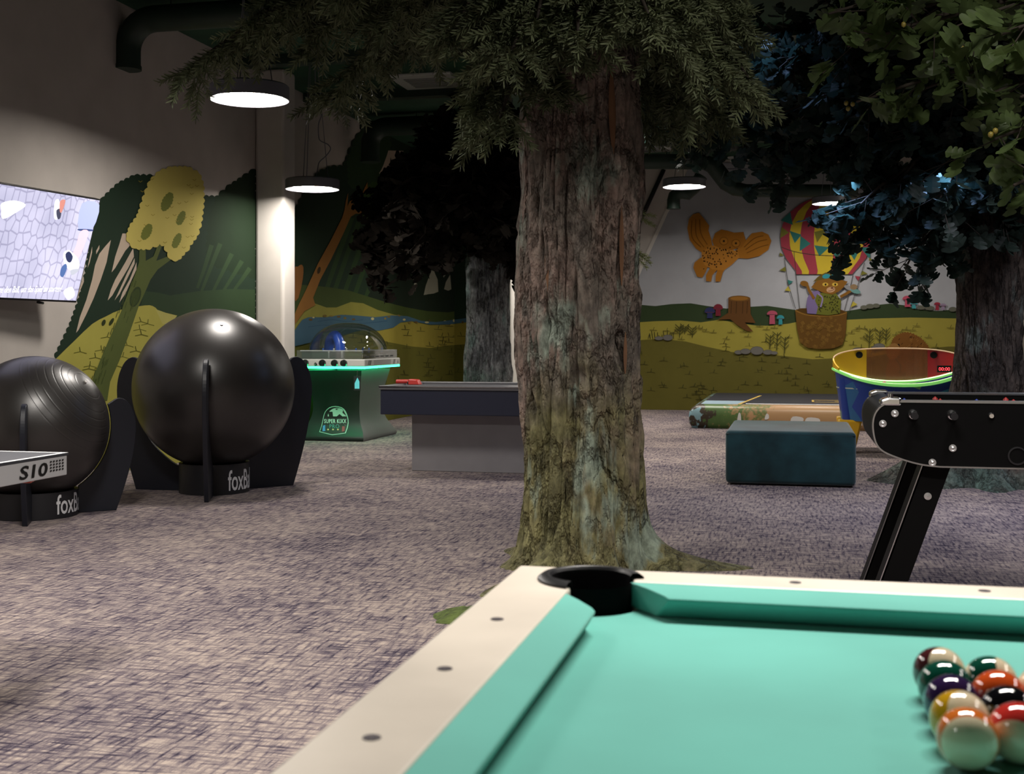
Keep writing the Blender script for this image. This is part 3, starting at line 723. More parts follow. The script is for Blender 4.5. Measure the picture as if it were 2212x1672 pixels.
for k, (col, st, ax, lab) in enumerate((
    ('d9722a', True, (.10, -.26, .95), 'ivory pool ball ringed with an orange stripe, nearest the camera in the rack'),
    ('c99a1c', True, (.62, .30, .74), 'ivory pool ball with a yellow stripe on its left, beside the purple ball'),
    ('2f1c46', False, (0, 0, 1), 'solid dark purple pool ball in the outer row of the rack'),
    ('0e4a3a', False, (0, 0, 1), 'solid dark green pool ball in front of the maroon striped ball'),
    ('4a1f22', True, (.60, .30, .74), 'ivory pool ball with a maroon stripe on its left, last in the outer row'))):
    ball(col, st, (.1575, 1.203 + D * k, bz), ax, lab)
for k, (col, st, ax, lab) in enumerate((
    ('c2322c', True, (-.10, -.60, .78), 'ivory pool ball with a red stripe across its top, beside the orange striped ball'),
    ('0c0a10', False, (0, 0, 1), 'solid black pool ball between the orange and the red ones'),
    ('d1521f', False, (0, 0, 1), 'solid orange pool ball in the second row of the rack'),
    ('0e4a3a', True, (.93, .28, .16), 'ivory pool ball with a green stripe across its middle, at the back of the rack'))):
    ball(col, st, (.1575 + D * .866, 1.203 + D * (k + .5), bz), ax, lab)
ball('d98a6a', True, (.1575 + D * 1.732, 1.203 + D * 3, bz), (-.3, .75, .6), 'ivory pool ball with a pale red stripe cut by the right picture edge')
ball('b32a2a', False, (.1575 + D * 1.732, 1.203 + D * 2, bz), (0, 0, 1), 'solid red pool ball mostly outside the picture behind the black ball')
# ================================================================= TELEVISION
M_bez = mat('tv_bezel', (.006, .006, .007), .3)
def screen_mat():
    m = bpy.data.materials.new('tv_paving'); nt, N, L, b = nodes_of(m)
    tc = N.new('ShaderNodeTexCoord'); mp = N.new('ShaderNodeMapping'); mp.inputs['Scale'].default_value = (1, 9.5, 6.5)
    vo = N.new('ShaderNodeTexVoronoi'); vo.feature = 'DISTANCE_TO_EDGE'; vo.inputs['Randomness'].default_value = .55; vo.inputs['Scale'].default_value = 1.6
    nz = N.new('ShaderNodeTexNoise'); nz.inputs['Scale'].default_value = 2.2
    L.new(tc.outputs['Object'], mp.inputs['Vector']); L.new(mp.outputs['Vector'], vo.inputs['Vector']); L.new(tc.outputs['Object'], nz.inputs['Vector'])
    rp = N.new('ShaderNodeValToRGB'); rp.color_ramp.elements[0].color = (.36, .35, .50, 1); rp.color_ramp.elements[1].color = (.62, .61, .78, 1); rp.color_ramp.elements[1].position = .10
    L.new(vo.outputs['Distance'], rp.inputs['Fac'])
    r2 = N.new('ShaderNodeValToRGB'); r2.color_ramp.elements[0].position = .35; r2.color_ramp.elements[1].position = .7; r2.color_ramp.elements[0].color = (.75, .75, .8, 1); r2.color_ramp.elements[1].color = (1.15, 1.12, 1.12, 1)
    L.new(nz.outputs['Fac'], r2.inputs['Fac'])
    mx = N.new('ShaderNodeMix'); mx.data_type = 'RGBA'; mx.blend_type = 'MULTIPLY'; mx.inputs['Factor'].default_value = 1
    L.new(rp.outputs['Color'], mx.inputs['A']); L.new(r2.outputs['Color'], mx.inputs['B'])
    b.inputs['Base Color'].default_value = (.01, .01, .01, 1); b.inputs['Roughness'].default_value = .25
    L.new(mx.outputs['Result'], b.inputs['Emission Color']); b.inputs['Emission Strength'].default_value = 1.25
    return m
yaw = R(6)
BR0 = on_x(165, 654, -5.36)
along = Vector((-math.sin(yaw), -math.cos(yaw), 0))       # towards the near end
nrm = Vector((math.cos(yaw), -math.sin(yaw), 0))
tilt = R(16)
up = nrm * math.sin(tilt) + Vector((0, 0, math.cos(tilt)))
out = (nrm * math.cos(tilt) - Vector((0, 0, math.sin(tilt))))
TVW, TVH = 1.45, .815
def tvp(u, v, w=0): return BR0 + along * u + up * v + out * w          # u from the far edge, v from the bottom
TV = thing('television', 'tilted wall television showing street paving and feet', 'television', BR0 + along * TVW / 2 - out * .05)
mb = MB().m(M_bez)
mb.hexa([tvp(0, 0, -.05), tvp(TVW, 0, -.05), tvp(TVW, 0, 0), tvp(0, 0, 0), tvp(0, TVH, -.05), tvp(TVW, TVH, -.05), tvp(TVW, TVH, 0), tvp(0, TVH, 0)]).build('housing', TV, bevel=.004)
mb = MB().m(screen_mat()); e = .010
mb.poly([tvp(TVW - e, e + .006, .0012), tvp(e, e + .006, .0012), tvp(e, TVH - e, .0012), tvp(TVW - e, TVH - e, .0012)])
def tvpix(px, py, d=.0016):
    o = Vector((0, 0, EYE)); r_ = ray(px, py); P0 = tvp(0, 0, d)
    return o + r_ * ((P0 - o).dot(out) / r_.dot(out))
def emis(h, s=1.2): return emat('tv_' + h, srgb(h), s)
zz = lambda p: [(x * .3111, 380 + y * .3111) for x, y in p]
for i, (h, g) in enumerate((('f4f2fb', [(8, 240), (20, 300), (120, 250), (180, 200), (100, 170), (10, 190)]),
              ('a9b2dc', [(570, 190), (690, 200), (640, 372), (545, 372)]), ('3c4a78', [(545, 368), (640, 372), (636, 384), (550, 380)]),
              ('e9c6d2', [(560, 384), (615, 384), (590, 470), (545, 570), (500, 560), (530, 480)]),
              ('f0eef6', [(440, 540), (470, 515), (500, 530), (545, 580), (548, 640), (500, 660), (450, 620)]), ('2b3356', [(455, 545), (480, 525), (505, 560), (490, 600), (465, 590)]),
              ('4f6aa0', [(425, 640), (455, 610), (465, 640), (440, 700), (418, 690)]), ('b9bcc8', [(490, 655), (545, 645), (540, 665), (500, 690)]),
              ('e8e6f0', [(380, 180), (410, 165), (415, 240), (400, 300), (375, 290)]), ('3f4154', [(392, 240), (425, 230), (420, 290), (400, 298)]), ('c98478', [(418, 175), (455, 170), (430, 250), (415, 245)]),
              ('dedbe6', [(440, 800), (500, 770), (520, 830), (470, 860)]))):
    mb.m(emis(h)).poly([tvpix(x, y, .0014 + i * .0001) for x, y in smooth_closed(zz(g), 3)])
scr = mb.build('screen', TV)
mb = MB().m(emat('tv_text', (1, 1, 1), 1.5))
b0, b1 = tvpix(0, 637, .003), tvpix(131, 634, .003); du = (b1 - b0).normalized()
full = (b1 - b0).length * 1.2; start = b1 - du * full
put_text(mb, 'Berühre den Ball, um das Spiel zu starten!', lambda u, v: start + du * u + up * v, width=full, height=.062, shear=.2)
mb.build('subtitle', scr)
q = tvp(.62, .40, -.06); MB().m(M_bez).tube([(WX + .002, q.y, q.z), q], .03, 10).build('mount_arm', TV)
MB().m(M_bez).tube([tvp(.40, -.012, -.02), tvp(.34, -.018, -.02)], .010, 8).build('sensor', TV, smooth=True)

# ================================================================= BIG BALLS IN STANDS
M_rub = mat('ball_rubber', (.024, .021, .0195), .35, var=.10, vscale=4, bump=.03, bscale=250, spec=.8)
M_stand = mat('stand_navy', (.010, .012, .020), .42)
M_ring = mat('stand_ring', (.012, .012, .015), .45)
M_let = mat('lettering_white', (.70, .70, .72), .5)
M_silver = mat('silver', (.55, .55, .57), .25, metal=1)
def big_ball(px, py, rpx, Z, ringr, az, label, slabel, ribs, ta):
    c = at(px, py, Z); r = rpx * Z / FPX
    mb = MB().m(M_rub)
    if ribs:            # fine moulded rings round the valve pole
        vz = (Vector((0, 0, EYE)) - c).normalized(); vx = Vector((0, 0, 1)).cross(vz).normalized(); ax = (vx * .70 + vz.cross(vx) * .58 + vz * .42).normalized(); q = ax.to_track_quat('Z', 'Y').to_matrix()
        prof = []; n = 360
        for i in range(n + 1):
            a = math.pi * (i / n - .5); deg = 90 - math.degrees(a); rr = r
            for rg in (13, 19, 25, 31, 37, 43, 49, 55):
                if abs(deg - rg) < .3: rr = r * .9972
            prof.append((max(1e-5, rr * math.cos(a)), rr * math.sin(a)))
        mb.lathe((0, 0, 0), prof, 96)
        mb.v = [tuple(c + q @ Vector(v)) for v in mb.v]
    else:
        mb.sphere(c, r, 96, 64)
    B = mb.build('exercise_ball', smooth=True, loc=c); tag(B, label, 'ball', 'giant black balls on the left')
    vd = ((ax + Vector((0, 0, .0)) - vx * .08) if ribs else Vector((.35, -.5, .79))).normalized()
    MB().m(mat('valve', (.5, .48, .45), .3)).tube([c + vd * (r - .002), c + vd * (r + .006)], .011, 12).build('valve', B, smooth='auto')
    S = thing('ball_stand', slabel, 'stand', (c.x, c.y, 0), 'ball stands')
    hr = c.z - math.sqrt(r * r - (ringr - .03) ** 2) - .004
    MB().m(M_ring).lathe((c.x, c.y, 0), [(ringr - .03, .012), (ringr - .03, hr - .012), (ringr - .028, hr - .002), (ringr, hr - .002), (ringr, .0), (ringr - .03, .0)], 64).build('ring_base', S, smooth='auto')
    for k, (a, ro, gap) in enumerate(az):
        d = Vector((math.cos(R(a)), math.sin(R(a)), 0)); t = Vector((-d.y, d.x, 0)) * .016
        g = r * gap
        inner = [(g * math.cos(R(b)), c.z + g * math.sin(R(b))) for b in [17 - 80 * i / 20 for i in range(21)]]
        inner = [p for p in inner if p[0] > ringr + .002 or p[1] > hr + .1]
        last = inner[-1]
        outer = [(ro * r * u, z) for u, z in ((.80, 0.0), (.89, c.z * .30), (.965, c.z * .62), (1.0, c.z * .92), (.99, c.z + r * .10), (.955, c.z + r * .24), (.905, c.z + r * .34), (.84, c.z + r * .385), (.79, c.z + r * .37))]
        outer = smooth_open(outer, 4)
        pts = [(ringr + .001, 0.0)] + outer + inner + [(ringr + .001, min(last[1], hr + .02))]
        MB().m(M_stand).prism([(c.x + d.x * u - t.x, c.y + d.y * u - t.y, z) for u, z in pts], t * 2).build('fin', S, bevel=.004)
    # lettering wrapped on the ring, running away to the right
    mb = MB().m(M_let); H0 = min(.155, hr - .045)
    a0 = R(ta)
    def wrap(u, v):
        an = a0 + u / ringr; return Vector((c.x + math.cos(an) * (ringr + .0015), c.y + math.sin(an) * (ringr + .0015), .028 + v))
    put_text(mb, 'foxBall', wrap, width=ringr * 1.12, height=H0, bold=.012)
    mb.build('lettering', S)
    return B
big_ball(463, 838, 171, 9.25, .262, ((-68, 1.32, 1.06), (181, 1.34, 1.105), (50, 1.36, 1.03)), 'largest glossy dark ball, in front of the yellow painted hill',
         'dark navy fin stand under the largest black ball', False, -41)
big_ball(75, 923, 154, 8.0, .272, ((-62, 1.32, 1.05), (178, 1.38, 1.06), (42, 1.38, 1.03)), 'smaller ringed black ball under the television, cut by the picture edge',
         'dark fin stand under the smaller ringed ball behind the ping-pong table', True, -27)

# ================================================================= PING-PONG TABLE
M_ptop = mat('pingpong_top', (.030, .032, .040), .55, bump=.05, bscale=300)
M_apr = mat('apron_silver', (.40, .40, .41), .4)
M_lnw = mat('line_white', (.75, .75, .75), .5)
tz = .76
cnr = on_z(148, 978, tz)
tx1, ty1 = cnr.x, cnr.y; tx0, ty0 = tx1 - 1.525, ty1 - 2.74
PP = thing('table_tennis_table', 'dark grey ping-pong table corner with silver apron lettered S10', 'table', ((tx0 + tx1) / 2, (ty0 + ty1) / 2, 0))
MB().m(M_ptop).box((tx0, ty0, tz - .008), (tx1, ty1, tz)).build('tabletop', PP)
mb = MB().m(M_lnw)
for a, b in (((tx0, ty0), (tx0 + .02, ty1)), ((tx1 - .02, ty0), (tx1, ty1)), ((tx0 + .02, ty1 - .02), (tx1 - .02, ty1)), ((tx0 + .02, ty0), (tx1 - .02, ty0 + .02))):
    mb.poly([(a[0], a[1], tz + .0012), (b[0], a[1], tz + .0012), (b[0], b[1], tz + .0012), (a[0], b[1], tz + .0012)])
mb.build('white_line', PP)
ap = MB().m(M_apr).box((tx1 - .03, ty0, tz - .078), (tx1 - .002, ty1 - .006, tz - .008)).build('side_apron', PP, bevel=.003)
MB().m(M_bez).box((tx0 + .03, ty1 - .03, tz - .07), (tx1 - .032, ty1 - .012, tz - .008)).build('end_apron', PP, bevel=.003)
mb = MB().m(M_bez)
s0 = on_x(42, 1034, tx1).y
put_text(mb, 'S10', lambda u, v: Vector((tx1 + .0005, s0 + u, tz - .067 + v)), width=on_x(103, 1025, tx1).y - s0, height=.046, bold=.02, shear=.12)
for i in range(5):
    for j in range(4):
        yS, yE = on_x(108, 1015, tx1).y, on_x(140, 1005, tx1).y; st_ = (yE - yS) / 5; yy = yS + i * st_; zz_ = tz - .025 - j * .0105; mb.add([(tx1 + .0005, yy, zz_), (tx1 + .0005, yy + st_ * .55, zz_), (tx1 + .0005, yy + st_ * .6, zz_ + .006), (tx1 + .0005, yy + .001, zz_ + .006)], [(0, 1, 2, 3)])
mb.build('lettering', ap)
for lx in (tx0 + .15, tx1 - .42):
    for ly in (ty0 + .35, ty1 - .75):
        MB().m(M_bez).box((lx, ly, 0), (lx + .06, ly + .06, tz - .05)).build('leg', PP, bevel=.006)
cp = at(66, 1042, 4.42)
MB().m(mat('corner_red', (.42, .05, .02), .4)).hexa([(cp.x - .02, cp.y - .05, tz - .115), (cp.x + .02, cp.y - .03, tz - .118), (cp.x + .02, cp.y + .03, tz - .105), (cp.x - .02, cp.y + .03, tz - .105), (cp.x - .03, cp.y - .07, tz - .06), (cp.x + .04, cp.y - .05, tz - .06), (cp.x + .04, cp.y + .06, tz - .06), (cp.x - .03, cp.y + .06, tz - .06)]).build('latch', PP, bevel=.006)['label'] = 'orange red latch under the tabletop'

# ================================================================= DOME SOCCER GAME
KX1, KY0 = -4.70, 12.88; KX0, KY1 = KX1 - .86, KY0 + 1.25
kc = ((KX0 + KX1) / 2, (KY0 + KY1) / 2)
DG = thing('dome_soccer_game', 'clear-domed table soccer arcade game glowing green beside the square column', 'arcade game', (kc[0], kc[1], 0))
M_gbody = mat('game_black_green', (.008, .016, .013), .35)
M_gside = mat('game_side_grey', (.10, .10, .10), .45)
M_led = emat('led_green', (.035, 1.0, .36), 7.0)
M_rim = mat('game_rim', (.62, .62, .58), .35)
M_turf = mat('turf_green', (.004, .075, .035), .6)
levels = [(.0, .39, .46), (.03, .40, .47), (.10, .37, .42), (.20, .315, .36), (.32, .285, .325), (.45, .285, .32), (.58, .30, .335), (.70, .325, .37), (.80, .345, .40)]
mb = MB().m(M_gbody); vs = []
lv = smooth_open([tuple(l) for l in levels], 3); base = 0
for z, hx, hy in lv: vs += [(kc[0] - hx, kc[1] - hy * 1.25, z), (kc[0] + hx, kc[1] - hy * 1.25, z), (kc[0] + hx, kc[1] + hy * 1.25, z), (kc[0] - hx, kc[1] + hy * 1.25, z)]
n = len(lv)
mb.add(vs, [(i * 4 + j, i * 4 + (j + 1) % 4, i * 4 + 4 + (j + 1) % 4, i * 4 + 4 + j) for i in range(n - 1) for j in (0, 2, 3)] + [(3, 2, 1, 0)])
mb.m(M_gside).add(vs, [(i * 4 + 1, i * 4 + 2, i * 4 + 6, i * 4 + 5) for i in range(n - 1)])
mb.build('pedestal', DG, smooth='auto', angle=50)
rb, rt_ = .845, .93
rimo = MB().m(M_rim).box((KX0, KY0, rb), (KX1, KY1, rt_)).build('rim', DG, bevel=.012)
MB().m(M_led).box((KX0 + .004, KY0 + .004, rb - .022), (KX1 - .004, KY1 - .004, rb + .001)).build('light_strip', DG)
MB().m(M_turf).box((KX0 + .05, KY0 + .05, rt_), (KX1 - .05, KY1 - .05, rt_ + .012)).build('pitch', DG)
mb = MB().m(M_turf)
for s in (KY0 + .07, KY1 - .10): mb.box((KX0 + .07, s, rt_ + .012), (KX1 - .07, s + .03, rt_ + .085))
mb.box((KX1 - .10, KY0 + .10, rt_ + .012), (KX1 - .08, KY1 - .10, rt_ + .07)).build('field_boards', DG, bevel=.004)
M_clr = clear_mat('clear_dome', (.90, .93, .93), .05, .04, .015, (.6, .7, .75))
c0 = Vector((kc[0], kc[1], rt_ + .10)); vs, fs = [], []; NA, NB = 56, 18
for i in range(NB + 1):
    t = math.pi / 2 * i / NB
    for j in range(NA):
        p = 2 * math.pi * j / NA; e_ = .62 + .38 * i / NB
        cx_, sx_ = math.cos(p), math.sin(p)
        vs.append((c0.x + .385 * math.cos(t) ** .8 * math.copysign(abs(cx_) ** e_, cx_), c0.y + .57 * math.cos(t) ** .8 * math.copysign(abs(sx_) ** e_, sx_), c0.z + .318 * math.sin(t)))
fs = [(i * NA + j, i * NA + (j + 1) % NA, (i + 1) * NA + (j + 1) % NA, (i + 1) * NA + j) for i in range(NB) for j in range(NA)]
MB().m(M_clr).add(vs, fs).build('dome', DG, smooth=True)
M_clr2 = clear_mat('clear_collar', (.90, .93, .93), .12, .06, .08, (.7, .75, .75))
mb = MB().m(M_clr2)
for a, b in (((KX0 + .03, KY0 + .03), (KX1 - .03, KY0 + .035)), ((KX1 - .035, KY0 + .03), (KX1 - .03, KY1 - .03)), ((KX0 + .03, KY1 - .035), (KX1 - .03, KY1 - .03))):
    mb.box((a[0], a[1], rt_ + .002), (b[0], b[1], rt_ + .10))
mb.build('dome_collar', DG)
sb = MB().m(mat('scoreboard_dark', (.03, .03, .03), .4)).box((kc[0] - .01, KY0 + .055, rt_ + .012), (kc[0] + .12, KY0 + .066, rt_ + .085)).build('scoreboard', DG)
mb = MB().m(mat('score_dot', (.25, .25, .25), .6))
for i in range(12):
    for j in range(6): mb.box((kc[0] + i * .0095, KY0 + .053, rt_ + .02 + j * .010), (kc[0] + .005 + i * .0095, KY0 + .055, rt_ + .025 + j * .010))
mb.build('score_dots', sb)
M_frost = mat('frosted_white', (.62, .64, .63), .4)
mb = MB().m(M_frost)
for a, b in (((KX0 + .06, KY0 + .05), (KX1 - .06, KY0 + .062)), ((KX1 - .065, KY0 + .05), (KX1 - .05, KY1 - .05)), ((KX0 + .06, KY1 - .06), (KX1 - .06, KY1 - .05))): mb.box((a[0], a[1], rt_ + .088), (b[0], b[1], rt_ + .10))
mb.box((kc[0] - .03, KY0 + .05, rt_ + .012), (kc[0] - .012, KY0 + .07, rt_ + .088)); mb.box((kc[0] + .125, KY0 + .05, rt_ + .012), (kc[0] + .15, KY0 + .07, rt_ + .088))
for q_ in (.12, .40, .68, .96): mb.box((KX1 - .10, KY0 + q_, rt_ + .02), (KX1 - .062, KY0 + q_ + .12, rt_ + .05))
mb.build('dome_frame', DG, bevel=.003)
mb = MB().m(mat('slot_dark', (.03, .04, .04), .5))
for q_ in range(6): mb.box((KX1 - .031, KY0 + .12 + q_ * .17, rt_ + .018), (KX1 - .0285, KY0 + .22 + q_ * .17, rt_ + .034))
mb.build('collar_slots', DG)
# little players in two colours
for k, (fx, fy) in enumerate(((-.2, -.3), (.05, -.2), (.22, -.34), (-.1, .1), (.2, .15), (-.24, .2), (.05, .35), (-.02, -.42), (.28, .38))):
    mm = mat('player_white', (.6, .6, .6), .5) if k % 2 else mat('player_blue', (.05, .15, .6), .5)
    x, y = kc[0] + fx, kc[1] + fy
    MB().m(mm).lathe((x, y, rt_ + .012), [(.018, 0), (.018, .006), (.009, .01), (.012, .05), (.016, .075), (.006, .085), (.010, .095), (.010, .105), (.001, .112)], 10).build('player', DG, smooth=True)
mb = MB().m(mat('trophy_blue', (.03, .12, .70), .3))
mb.tube(smooth_open([(kc[0] - .30, KY0 + .75, rt_ + .05), (kc[0] - .27, KY0 + .72, rt_ + .2), (kc[0] - .19, KY0 + .68, rt_ + .27), (kc[0] - .12, KY0 + .64, rt_ + .18), (kc[0] - .10, KY0 + .62, rt_ + .03)], 5), [.03] + [.06] * 19 + [.035], 12).build('blue_banner', DG, smooth=True)
# control knobs on the front rim
M_knob = mat('knob_dark', (.012, .016, .014), .22)
for px, big in ((640, 1), (665, 1), (702, 1), (728, 1), (748, 1), (683, 0)):
    q = on_y(px, 786, KY0); z = (rb + rt_) / 2 - (.014 if not big else 0)
    mb = MB().m(M_silver).tube([(q.x, KY0 + .01, z), (q.x, KY0 - .05, z)], .008, 10)
    if big: mb.m(M_knob).lathe((q.x, KY0, z), [(.012, -.045), (.034, -.05), (.040, -.075), (.036, -.10), (.001, -.108)], 20, axis='y')
    else: mb.m(M_knob).lathe((q.x, KY0, z), [(.012, 0), (.018, -.02), (.001, -.028)], 16, axis='y')
    # lathe about y turns the profile height into -y: mirror so that the knob points to the player
    mb.v = [(x, KY0 - abs(y - KY0), zz0) for x, y, zz0 in mb.v]
    mb.build('control_knob', DG, smooth='auto')
mb = MB().m(M_bez)
def sidep(u, v): return Vector((KX1 + .001, KY0 + u, rb + v))
for a in (.10, .14, .17): mb.add([sidep(a, .015), sidep(a + .018, .015), sidep(a + .05, .07), sidep(a + .032, .07)], [(0, 1, 2, 3)])
for a in (.98, 1.02): mb.add([sidep(a, .015), sidep(a + .02, .015), sidep(a + .05, .07), sidep(a + .03, .07)], [(0, 1, 2, 3)])
mb.m(mat('rim_print', (.25, .25, .24), .5))
for j in range(4): mb.add([sidep(.30, .018 + j * .014), sidep(.90, .018 + j * .014), sidep(.90, .024 + j * .014), sidep(.30, .024 + j * .014)], [(0, 1, 2, 3)])
mb.add([sidep(1.13, .02), sidep(1.2, .02), sidep(1.165, .068)], [(0, 1, 2)])
mb.build('print', rimo)
# badge on the front of the pedestal
mbs = MB()
def front_at(px, py, d=.004):
    """point on the curved pedestal front seen at a photo pixel"""
    lo, hi = kc[1] - .62, kc[1] - .30
    for _ in range(30):
        y = (lo + hi) / 2; q = on_y(px, py, y); z = q.z
        hy = None
        for (za, _x, ya), (zb_, _x2, yb) in zip(lv, lv[1:]):
            if za <= z <= zb_: hy = ya + (yb - ya) * (z - za) / (zb_ - za); break
        if hy is None: hy = levels[-1][2]
        ys_ = kc[1] - hy * 1.25
        if y < ys_: lo = y
        else: hi = y
    q = on_y(px, py, (lo + hi) / 2); return q + Vector((0, -d, 0))
zE = lambda p: [(600 + x * .2532, 660 + y * .2532) for x, y in p]
def badge(pts, col, d, sub=1):
    P = zE(pts); Q = []
    for (a, b) in zip(P, P[1:] + P[:1]):
        for k in range(sub): Q.append((a[0] + (b[0] - a[0]) * k / sub, a[1] + (b[1] - a[1]) * k / sub))
    c = (sum(p[0] for p in Q) / len(Q), sum(p[1] for p in Q) / len(Q))
    V = [front_at(*c, d=d)] + [front_at(*p, d=d) for p in Q]
    # inner ring keeps the badge lying on the curved front
    M_ = [front_at(c[0] + (p[0] - c[0]) * .5, c[1] + (p[1] - c[1]) * .5, d=d) for p in Q]
    n = len(Q); vs = V + M_
    mbs.m(mat('badge_' + col, srgb(col), .45)).add(vs, [(0, n + 1 + i, n + 1 + (i + 1) % n) for i in range(n)] + [(n + 1 + i, 1 + i, 1 + (i + 1) % n, n + 1 + (i + 1) % n) for i in range(n)])
shield = smooth_open([(355, 1078), (375, 1020), (390, 950), (405, 905), (440, 870), (490, 858), (545, 868), (580, 900), (600, 955), (605, 1000), (595, 1050), (580, 1090)], 2) + [(465, 1105)]
badge(shield, '9fd8c0', .004); badge([(480 + (x - 480) * .955, 985 + (y - 985) * .955) for x, y in shield], '0a1512', .006)
ball_c = [(510 + 82 * math.cos(t), 945 - 72 * math.sin(t)) for t in [math.pi * i / 14 for i in range(15)]]
badge(ball_c, '9fc8b6', .008)
for g in ([(470, 905), (430, 905), (440, 945), (475, 950)], [(500, 950), (530, 925), (560, 950)], [(560, 890), (580, 925), (592, 945), (555, 915)], [(490, 880), (520, 878), (505, 890)]): badge(g, '0a1512', .010)
badge([(398, 965), (590, 958), (592, 1006), (396, 1008)], '0a1512', .010)
for g, c_ in (([(388, 1025), (408, 1018), (408, 1070), (384, 1072)], '3f86c0'), ([(552, 1030), (575, 1030), (572, 1070), (550, 1075)], '8e2f3a')): badge(g, c_, .010)
for x in (432, 474, 516): badge([(x + 8 * math.cos(t), 1057 + 7 * math.sin(t)) for t in [2 * math.pi * i / 8 for i in range(8)]], 'c9b57a', .010)
for txt, gx0, gx1, gy0, gy1, col in (('SUPER KIXX', 400, 588, 1003, 968, 'bff0dc'), ('PRO', 445, 528, 1046, 1012, '3f8f86')):
    p0 = front_at(*zE([(gx0, gy0)])[0], d=.013); p1 = front_at(*zE([(gx1, gy0)])[0], d=.013); p2 = front_at(*zE([(gx0, gy1)])[0], d=.013)
    w_, h_ = (p1 - p0).length, (p2 - p0).length; ux, uy = (p1 - p0).normalized(), (p2 - p0).normalized()
    mbs.m(mat('badge_' + col, srgb(col), .45)); put_text(mbs, txt, lambda u, v: p0 + ux * u + uy * v, width=w_, height=h_, bold=.006, spacing=1.12)
mbs.build('badge', DG)
q = at(802, 832, 13.35); cx_ = KX1 - .12
card = MB().m(mat('card_dark', (.02, .03, .03), .4)).box((kc[0] + .30, KY0 - .004, .58), (kc[0] + .38, KY0 + .004, .74)); card.m(emat('card_cyan', (.15, .75, .75), .5)).poly([(kc[0] + .312, KY0 - .006, .60), (kc[0] + .368, KY0 - .006, .60), (kc[0] + .368, KY0 - .006, .68), (kc[0] + .345, KY0 - .006, .725), (kc[0] + .312, KY0 - .006, .66)])
card.m(M_silver).tube([(kc[0] + .34, KY0, .74), (kc[0] + .34, KY0 + .01, .83)], .003, 6).build('hanging_tag', DG)

# ================================================================= GREY GAME TABLE
GX0, GX1, GY0, GY1, GT = -3.52, -1.42, 10.0, 11.1, .755
GT_ = thing('game_table', 'long navy and grey game table behind the foreground trunk', 'table', ((GX0 + GX1) / 2, (GY0 + GY1) / 2, 0))
M_navy = mat('table_navy', (.022, .026, .050), .45)
M_gped = mat('table_grey', (.30, .29, .31), .6, var=.04, vscale=6)
M_gtop = mat('table_topgrey', (.16, .16, .17), .35)
MB().m(M_navy).box((GX0 + .01, GY0 + .01, .505), (GX1 - .01, GY1 - .01, GT - .035)).build('body', GT_, bevel=.006)
mb = MB().m(M_gtop)
for a, b in (((GX0, GY0), (GX1, GY0 + .09)), ((GX0, GY1 - .09), (GX1, GY1)), ((GX0, GY0 + .09), (GX0 + .09, GY1 - .09)), ((GX1 - .09, GY0 + .09), (GX1, GY1 - .09))): mb.box((a[0], a[1], GT - .035), (b[0], b[1], GT))
mb.build('rail', GT_, bevel=.006)
MB().m(M_silver).box((GX0 - .002, GY0 - .004, GT - .014), (GX1 + .002, GY0 + .0, GT - .002)).build('metal_trim', GT_)
MB().m(mat('table_field', (.10, .10, .11), .3)).box((GX0 + .09, GY0 + .09, GT - .06), (GX1 - .09, GY1 - .09, GT - .022)).build('playfield', GT_)
MB().m(M_gped).box((-3.285, 10.2, 0), (GX1 - .24, GY1 - .2, .505)).build('pedestal', GT_, bevel=.006)
mr = mat('red_plastic', (.62, .04, .03), .35)
p = on_z(870, 829, GT)
tag(MB().m(mr).tube([(p.x - .06, p.y, GT + .019), (p.x + .055, p.y, GT + .021)], .019, 12).build('plastic_bar', smooth='auto', loc=(p.x, p.y, GT)), 'short round red plastic bar lying on the grey game table', 'bar')
p = on_z(897, 831, GT); w_ = .052
tag(MB().m(mr).hexa([(p.x - w_, p.y - .05, GT + .001), (p.x + w_, p.y - .05, GT + .001), (p.x + w_, p.y + .05, GT + .001), (p.x - w_, p.y + .05, GT + .001), (p.x - w_, p.y - .04, GT + .05), (p.x + w_ * .5, p.y - .04, GT + .046), (p.x + w_ * .6, p.y + .04, GT + .046), (p.x - w_, p.y + .04, GT + .05)]).m(M_bez).box((p.x - w_ - .02, p.y - .02, GT + .001), (p.x - w_ - .001, p.y + .02, GT + .03)).build('plastic_block', bevel=.008, loc=(p.x, p.y, GT)), 'chunky red plastic block on the grey game table beside the red bar', 'block')

# ================================================================= VELVET POUF
M_velvet = mat('teal_velvet', (.011, .046, .055), .8, var=.45, vscale=3.5, bump=.05, bscale=90, sheen=.5, spec=.1)
ox0, ox1, oy0, oy1, oz = -.54, .465, 9.80, 11.05, .435
OT = thing('pouf', 'dark teal velvet box pouf in the middle of the carpet', 'pouf', ((ox0 + ox1) / 2, (oy0 + oy1) / 2, 0))
o = MB().m(M_velvet).box((ox0, oy0, .012), (ox1, oy1, oz)).build('cushion', OT, smooth=True, bevel=.035, segs=4); o.modifiers['Bevel'].harden_normals = False
o.data.set_sharp_from_angle(angle=R(180))
mb = MB().m(mat('velvet_piping', (.006, .026, .032), .7)).tube([(ox0 + .005, oy0 + .005, oz - .03), (ox1 - .005, oy0 + .005, oz - .03)], .005, 6)
mb.build('piping', OT, smooth=True)
for lx in (ox0 + .06, ox1 - .1):
    for ly in (oy0 + .06, oy1 - .1): MB().m(M_bez).box((lx, ly, 0), (lx + .04, ly + .04, .013)).build('foot', OT)

